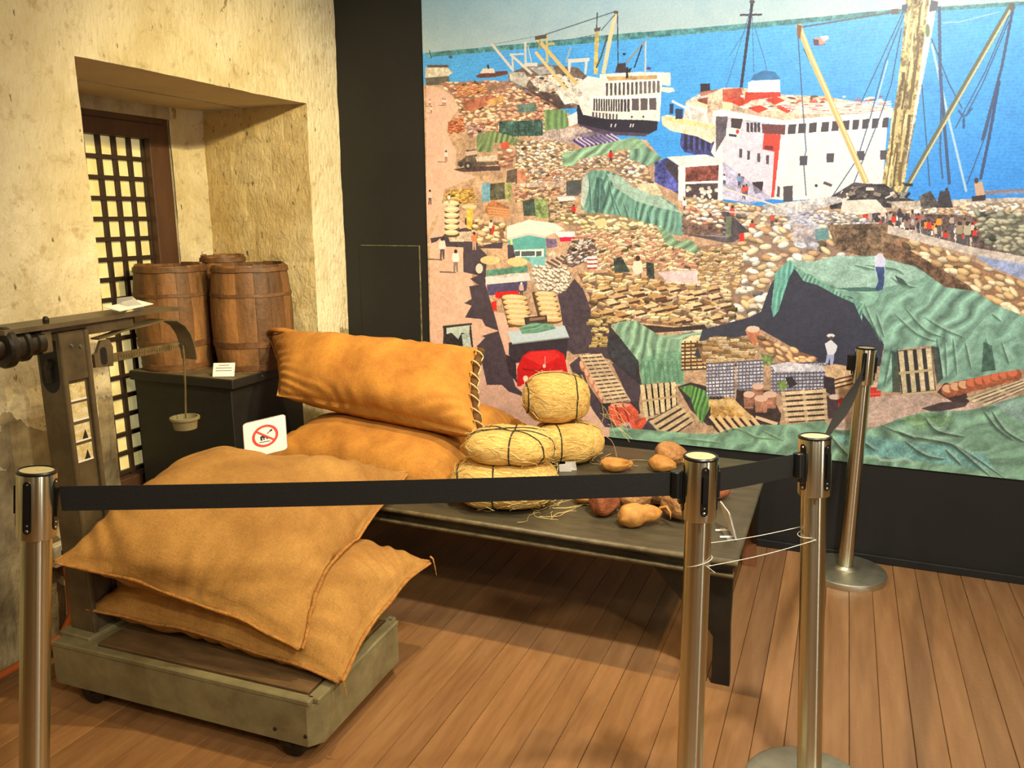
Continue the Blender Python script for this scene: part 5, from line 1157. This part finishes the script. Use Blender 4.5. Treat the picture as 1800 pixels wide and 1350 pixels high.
husk((-.812, 2.70, TZ), .06, .045, .024, .2, 0, 34, 'flat orange husk left of the front group, cut off by the belt', 'husk_in')
husk((-.724, 2.60, TZ), .052, .045, .042, .9, .1, 35, 'reddish brown cut husk at the left front of the group', 'husk_red', cut=.25)
husk((-.645, 2.70, TZ), .058, .05, .042, .3, .1, 36, 'tan rounded husk between the reddish one and the post', 'husk')
husk((-.590, 2.545, TZ), .072, .038, .034, .55, -.05, 37, 'long orange husk with a curled stalk, nearest the table front', 'husk_in', tail=True, waist=.18)
husk((-.555, 2.78, TZ), .062, .048, .04, -.1, .1, 38, 'wide tan husk behind the long stalked one', 'husk')
husk((-.474, 2.66, TZ), .062, .048, .045, -.5, .15, 39, 'tan husk with a cut edge directly behind the middle post', 'husk', cut=.2)
husk((-.375, 2.92, TZ), .04, .035, .026, .5, 0, 40, 'small reddish husk right of the middle post near the table end', 'husk_red')
husk((-.73, 2.70, TZ), .035, .03, .03, .5, 0, 41, 'little husk wedged between the reddish and the rounded one', 'husk')

# ================================================================ no-touching signs
def touch_sign(c, U, W, T, label, easel=False):
    """square acrylic card: red ring and bar over a black hand; c lower edge centre"""
    c, U, W, T = map(Vector, (c, U, W, T)); e = empty('no_touching_sign', tuple(c), label, 'sign'); n = -T.normalized()
    P = lambda x, y, k=1.: c+U*x+W*(.5+y/2)+n*(.0008*k)
    out = []
    for cx, cy, a0 in ((.8, -.86, -90), (.8, .86, 0), (-.8, .86, 90), (-.8, -.86, 180)):
        for k in range(5): a = math.radians(a0+k*22.5); out.append(P(cx+.2*math.cos(a), cy+.14*math.sin(a), 0))
    G().prism(out, T).mesh('sign_plate', 'white_card', e)
    rim = G().tube([q-n*.0 for q in out], .0016, 6, closed=True); rim.mesh('acrylic_rim', 'acrylic', e)
    V = []; F = []; nk = 40
    for k in range(nk):
        a = 2*math.pi*k/nk
        for r in (.62, .49): V.append(P(r*math.cos(a), r*math.sin(a)+.05, 1.2))
    F = [[2*k, 2*k+1, (2*k+3) % (2*nk), (2*k+2) % (2*nk)] for k in range(nk)]; mk('red_ring', V, F, 'red_ink', e)
    def bar(x0, y0, x1, y1, w_, mt, nm, k=1.4):
        d = Vector((x1-x0, y1-y0)); d.normalize(); px, py = -d.y*w_/2, d.x*w_/2
        mk(nm, [P(x0+px, y0+py+.05, k), P(x1+px, y1+py+.05, k), P(x1-px, y1-py+.05, k), P(x0-px, y0-py+.05, k)], [(0, 1, 2, 3)], mt, e)
    bar(-.3, -.3, .22, -.34, .04, 'ink_black', 'shelf_line', 1.3)
    bar(-.18, -.22, -.2, .02, .09, 'ink_black', 'hand_mark', 1.3); bar(-.18, .0, .06, -.04, .14, 'ink_black', 'hand_mark', 1.3); bar(.04, -.02, .1, -.2, .08, 'ink_black', 'hand_mark', 1.3); bar(-.08, -.02, -.06, -.22, .06, 'ink_black', 'hand_mark', 1.3); bar(.1, .1, .3, .26, .06, 'ink', 'hand_mark', 1.3); bar(.24, .2, .34, .28, .1, 'ink_black', 'hand_mark', 1.3)
    bar(-.38, .32, .40, -.32, .10, 'red_ink', 'red_bar')
    if easel:
        for s_ in (-1, 1): G().tube([c+U*.5*s_+Vector((0, 0, .004)), c+U*.5*s_-n*.05+Vector((0, 0, .004))], .004, 6).mesh('easel_foot', 'white_card', e)
    G().prism([c-U*.9-n*.002, c+U*.9-n*.002, c+U*.9-n*.03, c-U*.9-n*.03], (0, 0, .003)).mesh('sign_foot', 'acrylic', e)
    return e
TU = bvh((s_up,))
hit = TU.ray_cast(Vector((-1.905, 2.245, 3)), Vector((0, 0, -1))); zs_ = hit[0].z
touch_sign((-1.905, 2.245, zs_-.001), (.056, .050, .012), (-.022, .026, .125), (-.0022, .0026, 0), 'square white no-touching sign with red ring standing on the upper sack')
touch_sign((-.277, 2.585, TZ+.001), (-.022, .052, 0), (.03, -.012, .098)if False else (-.028, -.012, .100), (-.003, -.0013, 0), 'white no-touching sign on an easel at the right table end, seen edge-on', easel=True)
# ================================================================ old platform scale
SA = math.radians(2.4)
SO = Vector((-1.69, 1.822, 0)); RS = Matrix.Rotation(SA, 3, 'Z')
sc = empty('platform_scale', tuple(SO), 'old grey-green platform scale on small wheels with a tall weighing column and beam', 'scale')
def rot(g):
    g.V = [tuple(SO+RS @ (Vector(v)-Vector((0, 0, 0)))) for v in g.V]; return g
HX, HY = .437, .252
# body: four chamfered side boards round a deck
def frame():
    g = G(); t = .035
    o = [(-HX-.09, -HY), (HX-.03, -HY), (HX, -HY+.035), (HX, HY-.03), (HX-.03, HY), (-HX-.09, HY)]
    g.prism([(x, y, .058) for x, y in o], (0, 0, .125))
    return g
autosmooth(rot(frame()).mesh('platform_frame', 'scale', sc), 30)
g = G(); o = [(-HX+.004, -HY+.004), (HX-.03, -HY+.004), (HX-.006, -HY+.036), (HX-.006, HY-.03), (HX-.03, HY-.006), (-HX+.004, HY-.006)]
for a, b in (((-HX-.09, -HY, .1829), (HX-.02, -HY+.03, .2)), ((-HX-.09, HY-.03, .1829), (HX-.02, HY, .2)), ((HX-.04, -HY+.02, .183), (HX-.001, HY-.02, .2)), ((-HX-.09, -HY+.01, .183), (-HX+.061, HY-.01, .1995))): g.box(a, b, .003)
rot(g).mesh('platform_rim', 'scale', sc)
for k in range(4):
    y0 = -HY+.036+k*.108; rot(G().box((-HX+.06, y0, .19), (HX-.046, y0+.104, .203), .002)).mesh('deck_board', 'deck', sc)
for x, y in ((-.40, -.222), (.34, -.222), (-.40, .21), (.34, .21)):
    wh = rot(G().lathe([(.012, -.016), (.042, -.016), (.046, -.012), (.046, .012), (.042, .016), (.012, .016)], (x, y, .0462), (0, 1, 0), 28)).mesh('wheel', 'iron', sc); autosmooth(wh)
    rot(G().lathe([(.008, -.03), (.008, .03)], (x, y, .0462), (0, 1, 0), 12)).mesh('axle', 'iron', sc)
    rot(G().box((x-.055, y-.026, .0565), (x+.055, y+.026, .066))).mesh('wheel_bracket', 'scale_col', sc)
for x in (.30, .40): rot(G().lathe([(.006, 0), (.005, .003)], (x, -HY, .09), (0, -1, 0), 10)).mesh('bolt', 'iron', sc)
# column
CX0, CX1, CY0, CY1, CZ = -2.205, -2.10, 1.62, 1.722, 1.168
g = G().box((CX0, CY0, .17), (CX1-.012, CY1, CZ-.002), .003); g.mesh('column', 'scale_col', sc)
for y in (CY0, CY1-.016): G().box((CX1-.014, y, .2), (CX1, y+.016, CZ), .003).mesh('column_edge', 'scale_col', sc)
G().box((CX1-.014, CY0+.015, .94+.08), (CX1-.004, CY1-.015, CZ), .002).mesh('column_head_plate', 'scale_col', sc)
G().box((CX0-.02, CY0-.03, .17), (CX1+.01, CY1+.03, .212), .004).mesh('column_foot', 'scale', sc)
for k, zc in enumerate((.984, .922, .857, .793)):
    s_ = mk('weight_sticker', *(lambda g: (g.V, g.F))(G().box((CX1-.0122, CY0+.022, zc-.027), (CX1-.0108, CY1-.026, zc+.027), .0004)), 'yellow_ink', sc)
    if k > 1: G().prism([(CX1-.0104, CY0+.045, zc-.022), (CX1-.0104, CY0+.066, zc-.022), (CX1-.0104, CY0+.058, zc+.008)], (.0003, 0, 0)).mesh('black_mark', 'ink_black', s_)
    G().box((CX1-.0106, CY0+.022, zc-.0275), (CX1-.0102, CY1-.026, zc-.022)).mesh('white_strip', 'white_card', s_)
for y, z in ((CY0+.04, 1.125), (CY0+.07, 1.118)): G().lathe([(.006, 0), (.004, .004)], (CX1-.004, y, z), (1, 0, 0), 10).mesh('rivet', 'screw', sc)
# rounded slot on the near side, its shade a dark sheet, with a lever
o = [(CX0+.012, 1.145), (CX1-.018, 1.145), (CX1-.018, 1.03)]+[((CX0+CX1)/2-.003+.0375*math.cos(a), 1.03+.045*math.sin(a)) for a in [-math.pi*k/10 for k in range(1, 10)]]+[(CX0+.012, 1.03)]
G().prism([(x, CY0-.0006, z) for x, z in o], (0, .002, 0)).mesh('lever_slot', 'dark', sc)
G().tube([(CX0+.05, CY0-.004, 1.02), (CX0+.052, CY0-.008, 1.06), (CX0+.066, CY0-.006, 1.085)], .011, 8).mesh('lever', 'iron', sc)
# top cap bar and the round poise at its near end
G().prism([(CX0-.01, 1.45, 1.185), (CX1+.012, 1.45, 1.185), (CX1+.012, 2.03, 1.188), (CX1-.01, 2.12, 1.178), (CX0+.02, 2.12, 1.178), (CX0-.01, 1.9, 1.188)], (0, 0, .014)).mesh('cap_bar', 'scale_col', sc)
G().box((CX0+.01, 1.56, 1.1695), (CX1-.012, 1.75, 1.186), .004).mesh('cap_block', 'scale_col', sc)
G().box((CX0+.02, CY1, 1.148), (CX1-.01, 1.90, 1.186), .006).mesh('cap_bracket', 'scale_col', sc)
G().lathe([(.008, 0), (.009, .012), (.006, .02), (.001, .022)], (CX1-.02, 1.60, 1.198), n=14).mesh('cap_knob', 'iron', sc)
autosmooth(G().lathe([(.001, -.005), (.03, -.005), (.034, .0), (.034, .03), (.052, .034), (.058, .042), (.058, .056), (.050, .062), (.040, .064), (.040, .088), (.047, .092), (.047, .104), (.03, .108), (.03, .13), (.036, .134), (.036, .155), (.02, .16)], (-2.125, 1.42, 1.148), (0, 1, 0), 36).mesh('round_poise', 'iron', sc))
G().box((-2.15, 1.565, 1.115), (-2.10, 1.60, 1.178), .004).mesh('poise_block', 'scale_col', sc)
# curved guard strip: runs out along the beam, then bends down over its end
path = [(1.76, 1.128), (1.80, 1.132), (1.86, 1.142), (1.94, 1.150), (2.01, 1.158), (2.06, 1.150), (2.095, 1.128), (2.118, 1.095), (2.130, 1.055), (2.134, 1.005)]
V = []; F = []
for i, (y, z) in enumerate(path):
    a = Vector((0, path[min(i+1, 9)][0]-path[max(i-1, 0)][0], path[min(i+1, 9)][1]-path[max(i-1, 0)][1])).normalized(); n_ = Vector((0, -a.z, a.y)); wd = .018 if i < 3 else .034
    for sx_, k in ((-1, 0), (1, 0), (1, 1), (-1, 1)): V.append(Vector((-2.125+sx_*wd, y, z))+n_*.005*k)
for i in range(9):
    for k in range(4): F.append([i*4+k, i*4+(k+1) % 4, (i+1)*4+(k+1) % 4, (i+1)*4+k])
F += [[0, 1, 2, 3], [36, 37, 38, 39]]; autosmooth(mk('beam_guard', V, F, 'scale_col', sc), 30)
# pivot plate with its slot, and the graduated beam
pl_ = [(1.735, 1.045), (1.800, 1.04), (1.806, 1.10), (1.795, 1.125), (1.765, 1.125), (1.745, 1.09), (1.735, 1.085)]
G().prism([(-2.105, y, z) for y, z in pl_], (-.012, 0, 0)).mesh('pivot_plate', 'scale_col', sc)
G().prism([(-2.1042, y, z) for y, z in [(1.768+.012*math.cos(a), 1.075+(.012*math.sin(a) if k else 0)+(.018 if math.sin(a) > 0 else -.014)) for k, a in enumerate([math.pi*2*q/14+.2 for q in range(14)])]], (-.014, 0, 0)).mesh('pivot_slot', 'dark', sc)
bz = lambda y: 1.066+(y-1.80)*-.012
G().prism([(-2.104, 1.80, bz(1.8)-.013), (-2.104, 2.085, bz(2.085)-.011), (-2.104, 2.085, bz(2.085)+.012), (-2.104, 1.80, bz(1.8)+.013)], (-.008, 0, 0)).mesh('graduated_beam', 'brassy', sc)
for k in range(25): y = 1.82+k*.0104; G().box((-2.1042, y, bz(y)-(.004 if k % 5 else .009)), (-2.1034, y+.0014, bz(y)+(.004 if k % 5 else .009))).mesh('graduation_mark', 'ink_black', sc)
G().lathe([(.014, -.012), (.014, .004)], (-2.104, 2.088, 1.064), (1, 0, 0), 18).mesh('beam_end', 'iron', sc)
G().tube([(-2.102, 2.088, 1.062), (-2.100, 2.088, 1.03), (-2.1, 2.082, .93), (-2.1, 2.07, .805)], .0034, 8).mesh('hanger_rod', 'brassy', sc)
autosmooth(G().lathe([(.001, .0), (.038, .0), (.042, .032), (.050, .034), (.050, .042), (.042, .043), (.036, .01), (.001, .01)], (-2.1, 2.066, .770), n=32, cap=False).mesh('weight_pan', 'scale', sc))
# caption card lying on an acrylic stand on top of the scale
cc = card('caption_card', (-2.085, 1.895, 1.214), (-.012, .078, .003), (-.05, -.016, .012), (.0006, 0, .002), 'long white caption card on a clear stand on top of the scale bar')
G().prism([(-2.135, 1.86, 1.2025), (-2.10, 1.86, 1.2025), (-2.09, 1.87, 1.213), (-2.14, 1.87, 1.246)], (0, .06, 0)).mesh('clear_stand', 'acrylic', cc)

# ================================================================ belt barrier posts
def post(base, top, label, yaw, clip=None, rb=.165):
    B = Vector(base); Tp = Vector(top); ax = (Tp-B-Vector((0, 0, .026))).normalized(); e = empty('barrier_post', base, label, 'barrier post', 'steel belt barrier posts')
    q = Vector((0, 0, 1)).rotation_difference(ax); foot = B+Vector((0, 0, .026)); H = (Tp-foot).length
    autosmooth(G().lathe([(.001, 0), (rb, 0), (rb, .023), (rb-.002, .026), (rb-.008, .028), (.05, .030), (.001, .030)], base, n=72, cap=False).mesh('base_plate', 'steel_dull', e))
    autosmooth(G().lathe([(.046, .029), (.045, .034), (.036, .040), (.032, .046)], base, n=40, cap=False).mesh('base_collar', 'steel_dull', e))
    at = lambda h: foot+ax*h
    G().lathe([(.0305, 0), (.0305, H-.14)], tuple(foot), tuple(ax), 48).mesh('pole', 'steel', e, smooth=False)
    autosmooth(e.children[-1])
    autosmooth(G().lathe([(.0305, 0), (.0375, .001), (.039, .004), (.039, .141), (.038, .145)], tuple(at(H-.15)), tuple(ax), 56, cap=False).mesh('head_sleeve', 'steel', e))
    autosmooth(G().lathe([(.036, 0), (.0395, .001), (.0395, .005), (.037, .0075), (.0335, .0075)], tuple(at(H-.0075)), tuple(ax), 56, cap=False).mesh('cap_ring', 'plastic', e))
    G().lathe([(.0345, 0), (.0345, .0035), (.001, .004)], tuple(at(H-.006)), tuple(ax), 48, cap=False).mesh('cap_disc', 'cap_disc', e)
    for k in range(4):
        an = yaw+k*math.pi/2; d = q @ Vector((math.cos(an), math.sin(an), 0)); t = q @ Vector((-math.sin(an), math.cos(an), 0)); g = G(); O = at(H-.15)+d*.0385
        out = []
        for cy, s0 in ((.125, 0), (.026, math.pi)):
            for j in range(7): a = s0+math.pi*j/6; out.append(O+t*.0085*math.cos(a)+ax*(cy+.0085*math.sin(a)))
        g.prism([p-d*.002 for p in out], d*.004); sl = g.mesh('belt_slot', 'plastic', e)
        G().prism([O+t*x_+ax*z_+d*.002 for x_, z_ in ((-.0055, .05), (.0055, .05), (.0055, .112), (-.0055, .112))], d*.005).mesh('slot_guard', 'plastic', sl)
        for z_, r_ in ((.126, .0028), (.036, .003), (.024, .004)): G().lathe([(r_, 0), (r_*.6, .0018)], tuple(O+ax*z_+d*.0018), tuple(d), 12).mesh('slot_screw', 'screw', sl)
        if clip == k:
            c0 = O+d*.004+ax*.083
            g = G(); g.lathe([(.011, -.031), (.0125, -.029), (.0125, .029), (.011, .031)], tuple(c0+d*.013), tuple(ax), 20); g.prism([c0-t*.008-ax*.027, c0+t*.008-ax*.027, c0+t*.008+ax*.027, c0-t*.008+ax*.027], d*.013)
            autosmooth(g.mesh('belt_clip', 'plastic', e))
            g = G().prism([c0-t*.009+ax*-.045, c0+t*.009-ax*.045, c0+t*.009-ax*.03, c0-t*.009-ax*.03], d*.006); g.mesh('clip_foot', 'plastic', e)
    return e
T0, T1, T2, T3 = Vector((-1.568, 1.12, .97)), Vector((-.267, 1.755, .97)), Vector((-.035, 2.026, .97)), Vector((.106, 3.447, .98))
a01 = math.atan2(T0.y-T1.y, T0.x-T1.x); a12 = math.atan2(T1.y-T2.y, T1.x-T2.x); a23 = math.atan2(T2.y-T3.y, T2.x-T3.x)
post((-1.632, 1.03, 0), T0, 'steel barrier post at the far left in front of the scale', math.atan2(T1.y-T0.y, T1.x-T0.x))
post((-.257, 1.757, 0), T1, 'steel barrier post in front of the right end of the table, tied with string', a01, clip=0)
post((.018, 1.99, 0), T2, 'steel barrier post right of the table, where the belt turns towards the mural', a12, clip=0)
post((.10, 3.448, 0), T3, 'steel barrier post against the mural wall with its round base in full view', a23, clip=3)
def belt(A, B, sag, label, tw=0., w_=.048):
    A, B = Vector(A), Vector(B); V = []; n_ = 40; d = (B-A).normalized(); side = d.cross(Vector((0, 0, 1))).normalized()
    for i in range(n_+1):
        t = i/n_; p = A.lerp(B, t)-Vector((0, 0, sag*4*t*(1-t))); a = tw*math.sin(math.pi*t); up = Vector((0, 0, 1))*math.cos(a)+side*math.sin(a); th = side*.0008
        V += [p+up*w_/2+th, p-up*w_/2+th, p-up*w_/2-th, p+up*w_/2-th]
    F = [[i*4+k, i*4+(k+1) % 4, i*4+4+(k+1) % 4, i*4+4+k] for i in range(n_) for k in range(4)]+[[0, 1, 2, 3], [n_*4, n_*4+1, n_*4+2, n_*4+3]]
    o = mk('barrier_belt', V, F, 'belt', loc=tuple((A+B)/2), smooth=False); tag(o, label, 'belt', 'black webbing belts of the barrier'); return o
def side_pt(T, to, r, dz): d = Vector((to.x-T.x, to.y-T.y, 0)).normalized(); return T+d*r-Vector((0, 0, dz))
belt(side_pt(T0, T1, .041, .067), side_pt(T1, T0, .066, .067), .004, 'long black belt crossing in front of the sacks between left and middle posts', w_=.056)
belt(side_pt(T1, T2, .041, .067), side_pt(T2, T1, .066, .067), .002, 'short black belt between the two front right posts', w_=.056)
belt(side_pt(T2, T3, .041, .067), side_pt(T3, T2, .044, .067), .02, 'black belt running back from the front right post to the post by the mural', tw=1.0, w_=.056)
# white string looped twice between the two front posts
def loop(c, z, r, ph=0., tilt=.0): return [Vector((c.x+r*math.cos(a), c.y+r*math.sin(a), z+tilt*math.cos(a))) for a in [ph+2*math.pi*k/28 for k in range(28)]]
g = G(); p1 = Vector((-.262, 1.756, 0)); p2 = Vector((-.026, 2.018, 0)); r = .0318
g.tube(loop(p1, .715, r, tilt=.012), .0008, 5, closed=True); g.tube(loop(p2, .718, r, tilt=.006), .0008, 5, closed=True)
d = (p2-p1).normalized(); s_ = Vector((d.y, -d.x, 0))
for k, (z1, z2) in ((1, (.713, .716)), (-1, (.742, .726))):
    A = p1+s_*r*k*.95; B = p2+s_*r*k*.95; g.tube([Vector((A.x, A.y, z1)).lerp(Vector((B.x, B.y, z2)), t)-Vector((0, 0, .006*math.sin(math.pi*t))) for t in [i/10 for i in range(11)]], .0008, 5)
g.tube([p1+s_*r+Vector((0, 0, .713)), p1+s_*(r+.012)+Vector((0, 0, .722)), p1+s_*(r+.004)+Vector((0, -.008, .718)), p1+s_*(r+.014)+Vector((.01, 0, .706))], .0008, 5)
tag(g.mesh('white_string', 'string', loc=(-.14, 1.89, .72)), 'thin white string looped between the two front right posts', 'string')
for o in bpy.data.objects:
    if '_o' in o: del o['_o']
bpy.context.view_layer.update()
